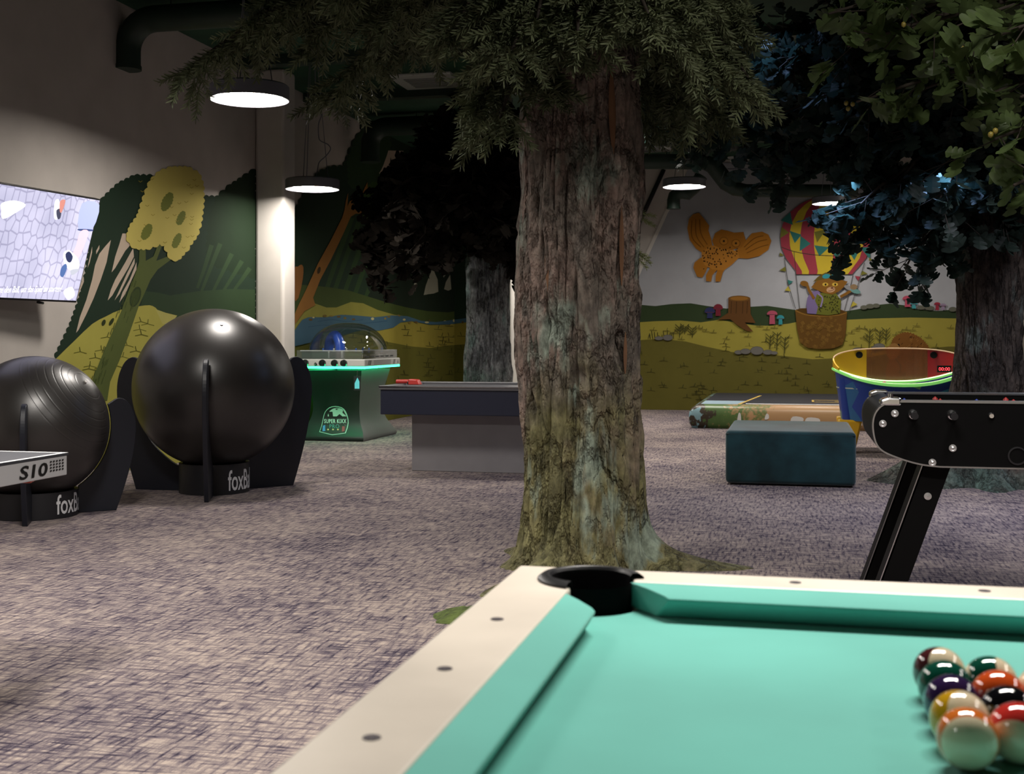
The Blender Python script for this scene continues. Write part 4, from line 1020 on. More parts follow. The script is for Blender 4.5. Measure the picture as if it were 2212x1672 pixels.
# ================================================================= PADDED PLAY PLATFORM
px0, py0 = on_z(1489, 926, 0).x, on_z(1560, 926, 0).y
px1, py1, ph = px0 + 2.75, 19.35, .31
PL = thing('play_platform', 'low padded play platform with jungle print sides and navy top', 'platform', ((px0 + px1) / 2, (py0 + py1) / 2, 0))
def jungle():
    m = bpy.data.materials.new('jungle_print'); nt, N, L, b = nodes_of(m); b.inputs['Roughness'].default_value = .4
    tc = N.new('ShaderNodeTexCoord'); sx = N.new('ShaderNodeSeparateXYZ'); L.new(tc.outputs['Object'], sx.inputs[0])
    nz = N.new('ShaderNodeTexNoise'); nz.inputs['Scale'].default_value = 9; nz.inputs['Detail'].default_value = 6; L.new(tc.outputs['Object'], nz.inputs['Vector'])
    ad = N.new('ShaderNodeMath'); ad.operation = 'MULTIPLY_ADD'; L.new(nz.outputs['Fac'], ad.inputs[0]); ad.inputs[1].default_value = .5; 
    mr_ = N.new('ShaderNodeMapRange'); mr_.inputs['From Min'].default_value = -1.4; mr_.inputs['From Max'].default_value = 1.4; L.new(sx.outputs['X'], mr_.inputs['Value'])
    L.new(mr_.outputs[0], ad.inputs[2])
    rp = N.new('ShaderNodeValToRGB'); cr = rp.color_ramp; cr.elements[0].color = (.25, .42, .48, 1); cr.elements[0].position = .20
    cr.elements[1].color = (.50, .31, .15, 1); cr.elements[1].position = .95
    for p_, c_ in ((.255, (.25, .42, .48)), (.27, (.05, .035, .02)), (.33, (.05, .035, .02)), (.345, (.08, .15, .04)), (.46, (.10, .18, .05)), (.49, (.42, .26, .12)), (.55, (.13, .2, .06)), (.60, (.5, .3, .15))):
        k = cr.elements.new(p_); k.color = (*c_, 1)
    L.new(ad.outputs[0], rp.inputs['Fac']); L.new(rp.outputs['Color'], b.inputs['Base Color']); return m
M_j = jungle(); M_ptp = mat('platform_navy', (.020, .024, .045), .35); M_lb = mat('platform_blue', (.30, .42, .50), .45)
prof = smooth_open([(.03, .0), (-.0, .05), (-.015, .14), (.0, .23), (.05, .285), (.13, ph)], 3)     # inset, z
vs = []; n = len(prof)
for d, z in prof: vs += [(px0 + d, py0 + d, z), (px1 - d, py0 + d, z), (px1 - d, py1 - d, z), (px0 + d, py1 - d, z)]
mb = MB().m(M_j).add(vs, [(i * 4 + j, i * 4 + (j + 1) % 4, i * 4 + 4 + (j + 1) % 4, i * 4 + 4 + j) for i in range(n - 1) for j in range(4)])
mb.build('padded_side', PL, smooth='auto', bevel=.03, angle=60)
b_ = .13
mb = MB().m(M_lb).poly([(px0 + b_, py0 + b_, ph), (px0 + .62, py0 + b_, ph), (px0 + .70, py0 + 1.0, ph), (px0 + b_, py0 + 1.0, ph)])
mb.m(M_ptp).poly([(px0 + .62, py0 + b_, ph), (px1 - b_, py0 + b_, ph), (px1 - b_, py1 - b_, ph), (px0 + b_, py1 - b_, ph), (px0 + b_, py0 + 1.0, ph), (px0 + .70, py0 + 1.0, ph)])
top_ = mb.build('top_sheet', PL)
M_gold = mat('gold_line', (.62, .42, .10), .5)
mb = MB().m(M_gold); h_ = ph + .002
mb.poly([(px0 + .60, py0 + b_, h_), (px0 + .64, py0 + b_, h_), (px0 + .85, py0 + 2.6, h_), (px0 + .81, py0 + 2.6, h_)])
cx0, cx1 = px0 + 1.55, px0 + 2.35; cy0, cy1 = py0 + .85, py0 + 1.35
for k in (0, 1):
    yy = (cy0, cy1)[k]; mb.poly([(cx0, yy, h_), (cx1, yy, h_), (cx1, yy + .07, h_), (cx0, yy + .07, h_)])
for xx in (cx0, cx1 - .03): mb.poly([(xx, cy0, h_), (xx + .03, cy0, h_), (xx + .03, cy1, h_), (xx, cy1, h_)])
mb.poly([(cx0 + .3, cy0 + .22, h_), (cx1 - .3, cy0 + .22, h_), (cx1 - .3, cy0 + .30, h_), (cx0 + .3, cy0 + .30, h_)])
mb.m(M_lnw).poly([(px0 + .7, py0 + b_ + .06, h_), (px1 - .14, py0 + b_ + .06, h_), (px1 - .14, py0 + b_ + .20, h_), (px0 + .7, py0 + b_ + .20, h_)])
mb.build('top_print', top_)
mb = MB().m(M_lnw)
for (a, b, zz0, zz1) in ((1.28, 1.42, .10, .17), (1.46, 1.62, .09, .16), (.95, 1.0, .13, .2), (.60, .65, .05, .2)):
    MB().m(M_lnw).poly(smooth_closed([(px0 + a, py0 - .022, zz0), (px0 + b, py0 - .022, zz0 + .01), (px0 + b, py0 - .022, zz1 - .01), (px0 + a + .02, py0 - .022, zz1)], 3)).build('side_print', PL)
for k in range(9): mb.poly([(px0 + 1.98 + k * .045, py0 - .022, .07), (px0 + 2.012 + k * .045, py0 - .022, .07), (px0 + 2.012 + k * .045, py0 - .022, .07 + .05 + .02 * (k % 3)), (px0 + 1.98 + k * .045, py0 - .022, .10 + .03 * (k % 2))])
mb.build('side_lettering', PL)

# ================================================================= CHILDREN'S AIR HOCKEY
hx, hy = 1.32, .98
hc = at(1943, 815, 12.45)
KH = thing('kids_air_hockey', 'colourful children\'s air hockey table with glowing green rim behind the foosball table', 'air hockey table', (hc.x, hc.y, 0))
def plan(k, n=48, top=False):
    """rounded-lens outline of the table"""
    out = []
    for i in range(n):
        t = 2 * math.pi * i / n; c_, s_ = math.cos(t), math.sin(t)
        out.append((hc.x + k * hx / 2 * math.copysign(abs(c_) ** .72, c_), hc.y + k * hy / 2 * math.copysign(abs(s_) ** .86, s_)))
    return out
rz = .70
def rimz(x): return rz + .15 * min(1.0, abs(x - hc.x) / (hx / 2)) ** 2.2        # the rim sweeps up towards both ends
M_hb = mat('hockey_blue', (.012, .045, .30), .4); M_hy = mat('hockey_yellow', (.92, .52, .02), .35); M_hr = mat('hockey_red', (.40, .012, .02), .35)
def hbody():
    m = bpy.data.materials.new('hockey_print'); nt, N, L, b = nodes_of(m); b.inputs['Roughness'].default_value = .4
    tc = N.new('ShaderNodeTexCoord'); vo = N.new('ShaderNodeTexVoronoi'); vo.inputs['Scale'].default_value = 4.5; L.new(tc.outputs['Object'], vo.inputs['Vector'])
    rp = N.new('ShaderNodeValToRGB'); rp.color_ramp.interpolation = 'CONSTANT'; cr = rp.color_ramp
    cr.elements[0].color = (.012, .045, .28, 1); cr.elements[1].position = .45; cr.elements[1].color = (.02, .12, .30, 1)
    for p_, c_ in ((.62, (.16, .28, .20)), (.74, (.03, .30, .50)), (.84, (.30, .02, .06)), (.90, (.012, .045, .28))): cr.elements.new(p_).color = (*c_, 1)
    sp_ = N.new('ShaderNodeSeparateColor'); L.new(vo.outputs['Color'], sp_.inputs[0]); L.new(sp_.outputs[0], rp.inputs['Fac']); L.new(rp.outputs['Color'], b.inputs['Base Color']); return m
A, B = plan(.97, 72), plan(.88, 72); n = len(A)
mb = MB().m(hbody())
mb.add([(x, y, rimz(x) - .015) for x, y in A] + [(x, y, .33) for x, y in B], [(i, (i + 1) % n, n + (i + 1) % n, n + i) for i in range(n)] + [list(range(n, 2 * n))])
mb.build('body', KH, smooth='auto')
for sx, m_ in ((-.50, M_hb), (.50, M_hb)):
    mb = MB().m(m_); mb.tube([(hc.x + sx, hc.y - .20, .33), (hc.x + sx * 1.08, hc.y - .21, rz + .06)], .075, 14).build('corner_post', KH, smooth='auto')
for sx in (-.50, .50):
    for sy in (-.22, .22):
        mb = MB().m(M_hy); mb.hexa([(hc.x + sx - .07, hc.y + sy - .07, .03), (hc.x + sx + .05, hc.y + sy - .07, .03), (hc.x + sx + .05, hc.y + sy + .07, .03), (hc.x + sx - .07, hc.y + sy + .07, .03), (hc.x + sx - .12, hc.y + sy - .10, .34), (hc.x + sx + .12, hc.y + sy - .10, .34), (hc.x + sx + .12, hc.y + sy + .10, .34), (hc.x + sx - .12, hc.y + sy + .10, .34)]).build('leg', KH, bevel=.02)
        MB().m(M_hb).cyl((hc.x + sx - .01, hc.y + sy, 0), (hc.x + sx - .01, hc.y + sy, .03), .06).build('foot', KH)
M_rimg = mat('rim_clear_green', (.10, .35, .06), .25, emit=.42, ecol=(.35, 1.0, .22))
mb = MB().m(M_rimg); P = plan(1.0, 96); P.append(P[0])
mb.tube([(x, y, rimz(x)) for x, y in P], .016, 8, cap=False).build('light_rim', KH, smooth=True)
mb = MB().m(emat('rim_line', (.75, 1.0, .55), 1.6)); P = plan(.965, 96); P.append(P[0])
mb.tube([(x, y, rimz(x) + .012) for x, y in P], .006, 6, cap=False).build('light_line', KH, smooth=True)
A = plan(.95)
fz = rz - .045
MB().m(mat('hockey_field', (.45, .48, .44), .3)).prism([(x, y, fz) for x, y in A], (0, 0, .012)).build('playfield', KH)
M_gd = clear_mat('brown_guard', (.80, .55, .38), .03, .1, .25, (.48, .27, .15))
def guard(a0, a1, z1f, m_, name, n=26, th=.008):
    ts = [a0 + (a1 - a0) * i / n for i in range(n + 1)]; vs = []
    def pt(t, k):
        c_, s_ = math.cos(R(t)), math.sin(R(t)); return (hc.x + k * hx / 2 * math.copysign(abs(c_) ** .72, c_), hc.y + k * hy / 2 * math.copysign(abs(s_) ** .86, s_))
    for t in ts:
        for k, top in ((.985, 0), (.985 + th, 0), (.985 + th, 1), (.985, 1)):
            q = pt(t, k); vs.append((q[0], q[1], z1f(t) if top else rimz(q[0]) + .012))
    fs = [(i * 4 + j, i * 4 + (j + 1) % 4, i * 4 + 4 + (j + 1) % 4, i * 4 + 4 + j) for i in range(n) for j in range(4)] + [(3, 2, 1, 0), (n * 4, n * 4 + 1, n * 4 + 2, n * 4 + 3)]
    return MB().m(m_).add(vs, fs).build(name, KH, smooth='auto')
hz = lambda t: .955 + .105 * max(0, math.sin(R(t))) ** 1.1
ez = lambda t: .955 - .0034 * max(0, (t - 180 if t > 90 else -t))
guard(68, 110, hz, M_gd, 'clear_guard')
guard(110, 180, hz, M_hy, 'yellow_side_panel', 12, .012); guard(180, 206, ez, M_hy, 'yellow_end_panel', 8, .02)
guard(0, 68, hz, M_hr, 'red_side_panel', 12, .012); guard(-26, 0, ez, M_hr, 'red_end_panel', 8, .02)
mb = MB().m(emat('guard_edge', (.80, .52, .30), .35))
def gpt(t): return (hc.x + .99 * hx / 2 * math.copysign(abs(math.cos(R(t))) ** .72, math.cos(R(t))), hc.y + .99 * hy / 2 * abs(math.sin(R(t))) ** .86, hz(t))
mb.tube([gpt(t) for t in range(2, 179, 4)], .007, 6).build('guard_edge', KH, smooth=True)
for t in (120, 60):
    q = gpt(t); MB().m(M_bez).lathe((q[0] + (.02 if t > 90 else -.02), q[1] - .03, q[2] - .055), [(.001, .002), (.036, 0), (.036, -.03)], 20, axis='y').build('knob', KH)
q = at(2040, 797, 12.5)
mb = MB().m(M_bez).box((q.x - .07, q.y + .0, q.z - .035), (q.x + .07, q.y + .02, q.z + .035)); mb.m(emat('score_red', (1, .06, .08), 2.2))
put_text(mb, '00:00', lambda u, v: Vector((q.x - .055 + u, q.y - .002, q.z - .018 + v)), width=.11, height=.035)
mb.build('scoreboard', KH)
p = Vector((at(1922, 800, hc.y / CT).x, hc.y - .30, fz + .0125)); p.x = hc.x - .17
tag(MB().m(M_hr).lathe(p, [(.05, .0), (.05, .02), (.02, .03), (.018, .06), (.001, .07)], 20).build('hockey_mallet', smooth='auto', loc=p), 'small red mallet on the children\'s air hockey table', 'mallet')

# ================================================================= FOOSBALL TABLE
FX0, FY0, FY1, FTOP = .315, 5.02, 5.80, .922
M_fb = mat('foosball_black', (.0028, .0028, .003), .5, spec=.09)
M_fedge = mat('edge_silver', (.62, .63, .65), .28, metal=1)
M_chr = mat('chrome', (.70, .70, .72), .12, metal=1)
FL = 1.55
FB = thing('foosball_table', 'black foosball table with rounded silver-edged side panel, cut by the picture edge', 'foosball table', (FX0 + FL / 2, (FY0 + FY1) / 2, 0))
pb = FTOP - .268
# side outline (x from the left end, z)
def fpan(y):
    return None
ref = [(1925, 866), (1903, 876), (1889, 893), (1884, 915), (1886, 940), (1893, 962), (1908, 977), (1935, 989), (1965, 999), (1995, 1006), (2030, 1010)]
outl = []
for px, py in smooth_open(ref, 3):
    q = on_y(px, py, FY0); outl.append((q.x - FX0, q.z))
zt, zb = outl[0][1], outl[-1][1]
full = [(FL - x, z) for x, z in outl][::-1]
prof_ = [(outl[0][0] + .0, zt)] + outl[1:] + [(FL - outl[-1][0], zb)] + full[1:-1] + [(FL - outl[0][0], zt)]
for k, y in enumerate((FY0, FY1 - .04)):
    sp_ = MB().m(M_fb).prism([(FX0 + x, y, z) for x, z in prof_], (0, .04, 0)).build('side_panel', FB, bevel=.002)
    for yy in ((y - .003, y + .001), (y + .039, y + .043)):
        mbt = MB().m(M_fedge); P = [(FX0 + x, yy[0], z) for x, z in prof_]; n = len(P)
        cxm, czm = FX0 + FL / 2, (zt + zb) / 2
        I = []
        for i in range(n):
            a, b = Vector(P[i - 1]), Vector(P[(i + 1) % n]); tdir = (b - a).normalized(); nn = Vector((tdir.z, 0, -tdir.x))
            if nn.dot(Vector((cxm - P[i][0], 0, czm - P[i][2]))) < 0: nn = -nn
            I.append(Vector(P[i]) + nn * .006)
        d = Vector((0, .004, 0))
        vs = [Vector(p) for p in P] + I + [Vector(p) + d for p in P] + [p + d for p in I]
        mbt.add(vs, [f for i in range(n) for f in ((i, (i + 1) % n, n + (i + 1) % n, n + i), (i, 2 * n + i, 2 * n + (i + 1) % n, (i + 1) % n), (n + i, n + (i + 1) % n, 3 * n + (i + 1) % n, 3 * n + i), (2 * n + i, 3 * n + i, 3 * n + (i + 1) % n, 2 * n + (i + 1) % n))])
        mbt.build('edge_trim', sp_)
    # top cap of the panel, bright
    MB().m(M_fedge).box((FX0 + outl[0][0], y, zt), (FX0 + FL - outl[0][0], y + .04, zt + .004)).build('top_cap', sp_)
# end walls between the panels follow the same curve
eo = [(x + .03 if x < .3 else x, z) for x, z in outl]
for mirror in (0, 1):
    P = [(FX0 + (FL - x if mirror else x) , z) for x, z in outl]; Q = [(FX0 + (FL - x - .02 if mirror else x + .02), z) for x, z in outl]
    n = len(P); vs = []
    for y in (FY0 + .045, FY1 - .045): vs += [(x, y, z) for x, z in P] + [(x, y, z) for x, z in Q]
    fs = []
    for i in range(n - 1): fs += [(i, i + 1, 2 * n + i + 1, 2 * n + i), (n + i, 3 * n + i, 3 * n + i + 1, n + i + 1)]
    fs += [(0, 2 * n, 3 * n, n), (n - 1, 2 * n - 1, 4 * n - 1, 3 * n - 1)]
    MB().m(M_fb).add(vs, fs).build('end_wall', FB, smooth='auto')
    xs = FX0 + (FL - .10 if mirror else -.005)
    for y in (FY0 - .004, FY1 - .085):
        p3 = [(xs + .02, y, zt - .02), (xs + .10, y, zt - .02), (xs + .10, y, zt + .012), (xs + .05, y, zt + .014), (xs + .02, y, zt + .004)]
        if mirror: p3 = [(2 * (xs + .05) - a, b, c) for a, b, c in p3]
        MB().m(M_chr).prism(p3, (0, .09, 0)).build('corner_cap', FB, bevel=.008)
p = at(1912, 849, 5.1); MB().m(M_chr).tube([(p.x, FY0 + .02, zt + .004), (p.x, FY0 + .02, zt + .028)], .011, 12).build('cap_bolt', FB, smooth='auto')
MB().m(mat('foos_field', (.02, .10, .04), .5)).box((FX0 + .13, FY0 + .04, zb + .05), (FX0 + FL - .13, FY1 - .04, zb + .06)).build('playfield', FB)
MB().m(M_fb).box((FX0 + .16, FY0 + .04, zb + .002), (FX0 + FL - .16, FY1 - .04, zb + .05)).build('bottom_panel', FB)
mw = mat('washer_steel', (.62, .62, .62), .32, metal=.8)
for px, py in ((1933, 893), (1907, 915), (2058, 968), (2014, 999)):
    q = on_y(px, py, FY0)
    MB().m(mw).lathe((q.x, FY0, q.z), [(.0145, 0), (.0145, .003), (.010, .004)], 20, axis='y').m(mw).lathe((q.x, FY0, q.z), [(.010, .0035), (.008, .002), (.001, .0055)], 12, axis='y').build('bolt', FB, smooth='auto')
rodx = [on_y(px, 896, FY0).x for px in (1972, 2056)]; stp = rodx[1] - rodx[0]
rz_ = on_y(1972, 896, FY0).z
for k in range(8):
    x = rodx[0] + stp * k
    if x > FX0 + FL - .1: break
    o_ = MB().m(M_chr).tube([(x, FY0 - .05 if k < 2 else FY0 - .012, rz_), (x, FY1 + .06, rz_)], .0085, 12)
    o_ = o_.build('rod', FB, smooth='auto')
    MB().m(M_chr).lathe((x, FY0, rz_), [(.010, .016), (.016, .014), (.020, .008), (.022, 0)] if k < 2 else [(.009, .008), (.012, .004), (.013, 0)], 20, axis='y').build('bearing', o_, smooth='auto')
    if k < 2: MB().m(M_pocket).tube([(x, FY0 - .045, rz_), (x, FY0 - .085, rz_)], .014, 14).build('rod_stop', o_, smooth='auto')
    MB().m(M_pocket).tube([(x, FY1 + .06, rz_), (x, FY1 + .16, rz_)], .016, 14).build('handle', o_, smooth='auto')
    for j in range(3 if k % 2 else 2):
        y = FY0 + .2 + j * .19
        MB().m(mat('foosman_red', (.35, .02, .02), .4) if k % 2 else mat('foosman_blue', (.02, .05, .3), .4)).lathe((x, y, rz_ - .075), [(.001, 0), (.014, 0), (.010, .02), (.016, .07), (.018, .09), (.009, .10), (.012, .112), (.001, .122)], 10).build('foosball_player', o_, smooth=True)
q = on_y(2198, 985, FY0)
MB().m(M_pocket).lathe((q.x, FY0, q.z), [(.036, 0), (.036, .003), (.030, .004), (.028, -.004), (.001, -.004)], 24, axis='y').build('ball_return', FB, smooth='auto')
# splayed legs: a wide front plate and a folded flange with a bright edge
def fleg(y, mirror=False, near=True):
    mx = (lambda x: 2 * FX0 + FL - x) if mirror else (lambda x: x)
    t0, t1, b1, b0 = [on_y(px, py, FY0 + .03) for px, py in ((1992, 1008), (2054, 1012), (1965, 1253), (1903, 1252))]
    def ext(a, b): return a + (b - a) * ((a.z) / (a.z - b.z))
    g0, g1 = ext(t0, b0), ext(t1, b1); t0 = t0 + (t0 - g0) * .1; t1 = t1 + (t1 - g1) * .1
    if mirror: pass
    P = [(mx(g0.x), g0.z), (mx(g1.x), g1.z), (mx(t1.x), t1.z), (mx(t0.x), t0.z)]
    w = .014
    o_ = MB().m(M_fb).prism([(x, y, z) for x, z in P], (0, w, 0)).build('leg', FB, bevel=.003)
    e = [(mx(g0.x), y, g0.z), (mx(g0.x + .012), y, g0.z), (mx(t0.x + .012), y, t0.z), (mx(t0.x), y, t0.z)]
    MB().m(M_fb).prism(e, (0, .15, 0)).build('flange', o_, bevel=.002)
    MB().m(M_fedge).prism([(x - (.0015 if not mirror else -.0015), y - .0015, z) for x, y, z in [e[0], (mx(g0.x + .004), y, g0.z), (mx(t0.x + .004), y, t0.z), e[3]]], (0, .003, 0)).build('bright_edge', o_)
    if near:
        q = on_y(2005, 1073, FY0 + .03); MB().m(mw).lathe((mx(q.x), y, q.z), [(.0145, 0), (.0145, .003), (.001, .0055)], 20, axis='y').build('bolt', o_)
for mirror in (False, True):
    fleg(FY0 + .045, mirror); fleg(FY1 - .20, mirror, False)
# ================================================================= ARTIFICIAL TREES
def bark_mat(name, cols, moss, mossh, lichen, grain=9.0, depth=.9, zst=.3, dark=.30):
    m = bpy.data.materials.new(name); nt, N, L, b = nodes_of(m)
    b.inputs['Roughness'].default_value = .8; b.inputs['Specular IOR Level'].default_value = .25
    tc = N.new('ShaderNodeTexCoord')
    def mp(s):
        k = N.new('ShaderNodeMapping'); k.inputs['Scale'].default_value = s; L.new(tc.outputs['Object'], k.inputs['Vector']); return k.outputs['Vector']
    def nz(v, sc, det=6, rough=.6):
        k = N.new('ShaderNodeTexNoise'); k.inputs['Scale'].default_value = sc; k.inputs['Detail'].default_value = det; k.inputs['Roughness'].default_value = rough; L.new(v, k.inputs['Vector']); return k.outputs['Fac']
    def ramp(f, stops):
        k = N.new('ShaderNodeValToRGB'); cr = k.color_ramp
        cr.elements[0].position, cr.elements[0].color = stops[0][0], (*stops[0][1], 1); cr.elements[1].position, cr.elements[1].color = stops[-1][0], (*stops[-1][1], 1)
        for p_, c_ in stops[1:-1]: cr.elements.new(p_).color = (*c_, 1)
        L.new(f, k.inputs['Fac']); return k.outputs['Color']
    def mix(f, a, c, mode='MIX'):
        k = N.new('ShaderNodeMix'); k.data_type = 'RGBA'; k.blend_type = mode
        if isinstance(f, float): k.inputs['Factor'].default_value = f
        else: L.new(f, k.inputs['Factor'])
        for nm, x in (('A', a), ('B', c)):
            if isinstance(x, tuple): k.inputs[nm].default_value = (*x, 1)
            else: L.new(x, k.inputs[nm])
        return k.outputs['Result']
    base = ramp(nz(mp((1, 1, .45)), 3.2, 5), [(.32, cols[0]), (.45, cols[1]), (.58, cols[2]), (.70, cols[3])])
    # moss near the ground, ragged upper limit
    sx = N.new('ShaderNodeSeparateXYZ'); L.new(tc.outputs['Object'], sx.inputs[0])
    ma = N.new('ShaderNodeMath'); ma.operation = 'MULTIPLY_ADD'; L.new(nz(mp((1, 1, .7)), 2.6, 5), ma.inputs[0]); ma.inputs[1].default_value = 2.6; L.new(sx.outputs['Z'], ma.inputs[2])
    mr = N.new('ShaderNodeMapRange'); mr.inputs['From Min'].default_value = mossh + 1.0; mr.inputs['From Max'].default_value = mossh + 1.7; mr.inputs['To Min'].default_value = .85; mr.inputs['To Max'].default_value = 0; L.new(ma.outputs[0], mr.inputs['Value'])
    c = mix(mr.outputs[0], base, ramp(nz(mp((1, 1, .8)), 7, 6), [(.35, tuple(x * .45 for x in moss)), (.65, moss)]))
    lf = N.new('ShaderNodeMapRange'); lf.inputs['From Min'].default_value = .56; lf.inputs['From Max'].default_value = .64; lf.inputs['To Max'].default_value = .75; L.new(nz(mp((1, 1, .38)), 4.3, 4), lf.inputs['Value'])
    c = mix(lf.outputs[0], c, lichen)
    # dark cracks
    ck0 = nz(mp((1, 1, zst)), grain, 5, .6)
    s1 = N.new('ShaderNodeMath'); s1.operation = 'SUBTRACT'; L.new(ck0, s1.inputs[0]); s1.inputs[1].default_value = .5
    s2 = N.new('ShaderNodeMath'); s2.operation = 'ABSOLUTE'; L.new(s1.outputs[0], s2.inputs[0])
    s3 = N.new('ShaderNodeMath'); s3.operation = 'MULTIPLY'; s3.use_clamp = True; L.new(s2.outputs[0], s3.inputs[0]); s3.inputs[1].default_value = 13.0
    ck = s3.outputs[0]
    c = mix(1.0, c, ramp(ck, [(.0, (dark, dark * .96, dark * .92)), (.2, (.8, .8, .8)), (.5, (1.05, 1.05, 1.05))]), 'MULTIPLY')
    c = mix(1.0, c, ramp(nz(mp((1, 1, .6)), grain * 5, 6, .7), [(.36, (.5, .5, .5)), (.62, (1.25, 1.25, 1.25))]), 'MULTIPLY')
    L.new(c, b.inputs['Base Color'])
    ad = N.new('ShaderNodeMath'); ad.operation = 'MULTIPLY_ADD'; L.new(nz(mp((1, 1, .5)), grain * 4, 8, .7), ad.inputs[0]); ad.inputs[1].default_value = .45; L.new(ck, ad.inputs[2])
    bp = N.new('ShaderNodeBump'); bp.inputs['Strength'].default_value = depth; bp.inputs['Distance'].default_value = .02
    L.new(ad.outputs[0], bp.inputs['Height']); L.new(bp.outputs['Normal'], b.inputs['Normal'])
    return m

def trunk_mesh(name, parent, c, prof, roots, material, seed, amp=.03, vamp=.018, na=200, zs=None, hollows=()):
    """prof [(z, radius, dx, dy)]; roots [(azimuth deg, reach, half-width rad, height)]; hollows [(az deg, z, wa, wz, depth)]"""
    zs = zs or ([0, .008, .018, .03, .045, .06, .08, .10, .125, .15, .18, .21, .25] + list(np.arange(.29, prof[-1][0] + .01, .024)))
    pz = [p[0] for p in prof]
    V = []
    for z in zs:
        r0 = np.interp(z, pz, [p[1] for p in prof]); ox = np.interp(z, pz, [p[2] for p in prof]); oy = np.interp(z, pz, [p[3] for p in prof])
        for j in range(na):
            a = 2 * math.pi * j / na; ca, sa = math.cos(a), math.sin(a)
            r = r0
            for az, reach, hw, hh in roots:
                d = (a - R(az) + math.pi) % (2 * math.pi) - math.pi
                r += reach * math.exp(-(d / hw) ** 2) * math.exp(-z / hh)
            q = Vector((ca * 2.2 + seed, sa * 2.2, z * 1.1))
            r += amp * mnoise.fractal(q, 1.0, 2.1, 4)
            q2 = Vector((ca * 7 + seed * 3, sa * 7, z * 1.6))
            n1 = mnoise.noise(q2 + Vector((0, 0, 1.3 * mnoise.noise(q * 2))))
            r -= vamp * max(0, 1 - abs(n1) * 4.0)
            r += vamp * .5 * mnoise.fractal(Vector((ca * 16 + seed, sa * 16, z * 6)), 1.0, 2.2, 3)
            for az, hz_, wa, wz, dp in hollows:
                d = ((a - R(az) + math.pi) % (2 * math.pi) - math.pi) / wa; e = (z - hz_) / wz
                k = math.exp(-(d * d + e * e)); r -= dp * k
                rim_ = math.exp(-((math.sqrt(d * d + e * e) - 1.35) / .4) ** 2); r += dp * .35 * rim_
            wig = 1 + .10 * mnoise.noise(Vector((ca * 1.4 + 9, sa * 1.4, seed))) * math.exp(-z / .3)
            V.append((c[0] + ox + r * ca * wig, c[1] + oy + r * sa * wig, z))
    nz_ = len(zs)
    i, j = np.meshgrid(np.arange(nz_ - 1), np.arange(na), indexing='ij')
    F = np.stack([i * na + j, i * na + (j + 1) % na, (i + 1) * na + (j + 1) % na, (i + 1) * na + j], -1).reshape(-1, 4)
    return np_mesh(name, V, F, [material], parent=parent, smooth=True)

RNG = np.random.default_rng(11)
def frames(dirs, ups):
    """orthonormal frames with x along dirs"""
    x = dirs / np.linalg.norm(dirs, axis=1, keepdims=True)
    y = np.cross(ups, x); y /= np.maximum(np.linalg.norm(y, axis=1, keepdims=True), 1e-6)
    return np.stack([x, y, np.cross(x, y)], -1)
def scatter(template, tris, pos, dirs, ups, scale):
    """copies of a small triangle template, merged into arrays"""
    Fm = frames(dirs, ups)
    v = np.einsum('nij,kj->nki', Fm, template) * scale[:, None, None] + pos[:, None, :]
    v[..., 2] = np.minimum(v[..., 2], CEIL - .115)
    k = len(template); t = tris[None] + (np.arange(len(pos)) * k)[:, None, None]
    return v.reshape(-1, 3), t.reshape(-1, 3)
# a spruce shoot: needles all round a short stem, length 1
def shoot_template(n=46):
    V, T = [], []
    rg = random.Random(2)
    for i in range(n):
        t = .02 + .98 * i / n; a = i * 2.399 + rg.uniform(-.3, .3)
        l = .34 * (1 - .35 * t) ; fw = .62 + .3 * t
        up_ = math.sin(a) * (.8 if math.sin(a) > 0 else .45)
        d = Vector((fw, math.cos(a), up_)).normalized() * l
        side = Vector((0, -math.sin(a), math.cos(a))).cross(d).normalized() * 0
        w = d.cross(Vector((rg.uniform(-1, 1), rg.uniform(-1, 1), rg.uniform(-1, 1)))).normalized() * .021
        b = len(V); p = Vector((t, 0, 0)); V += [p - w, p + w, p + d * .75 + w * .8, p + d, p + d * .75 - w * .8]; T += [(b, b + 1, b + 2), (b, b + 2, b + 4), (b + 4, b + 2, b + 3)]
    b = len(V)
    for i in range(3):
        a = 2 * math.pi * i / 3; V += [(0, .03 * math.cos(a), .03 * math.sin(a)), (1, .012 * math.cos(a), .012 * math.sin(a))]
    T += [(b, b + 2, b + 3), (b, b + 3, b + 1), (b + 2, b + 4, b + 5), (b + 2, b + 5, b + 3), (b + 4, b, b + 1), (b + 4, b + 1, b + 5)]
    return np.array([tuple(v) for v in V]), np.array(T)
# a lobed oak leaf, length 1, folded along its midrib
def leaf_template(lobes=3, width=.34):
    up_, T = [], []
    pts = [(0.0, 0.0), (.10, .015)]
    for k in range(lobes):
        t0 = .16 + .78 * k / lobes; t1 = .16 + .78 * (k + 1) / lobes
        w = width * (.62 + .6 * math.sin(math.pi * (t0 * .75 + .12)))
        h = t1 - t0
        pts += [(t0 + .03 * h, w * .50), (t0 + .12 * h, w * .78), (t0 + .34 * h, w * .98), (t0 + .62 * h, w * 1.02), (t0 + .86 * h, w * .88), (t0 + .97 * h, w * .62)]
    pts += [(.965, width * .40), (.99, width * .2), (1.0, 0)]
    V = []; mids = [(x, 0, -.03 * math.sin(math.pi * x)) for x, _ in pts]
    for s in (1, -1):
        b = len(V); V += mids; V += [(x, s * y, .16 * y - .03 * math.sin(math.pi * x) + .02 * math.sin(x * 19)) for x, y in pts]
        n = len(pts)
        for i in range(n - 1): T += [(b + i, b + i + 1, b + n + i + 1), (b + i, b + n + i + 1, b + n + i)]
    return np.array(V), np.array(T)

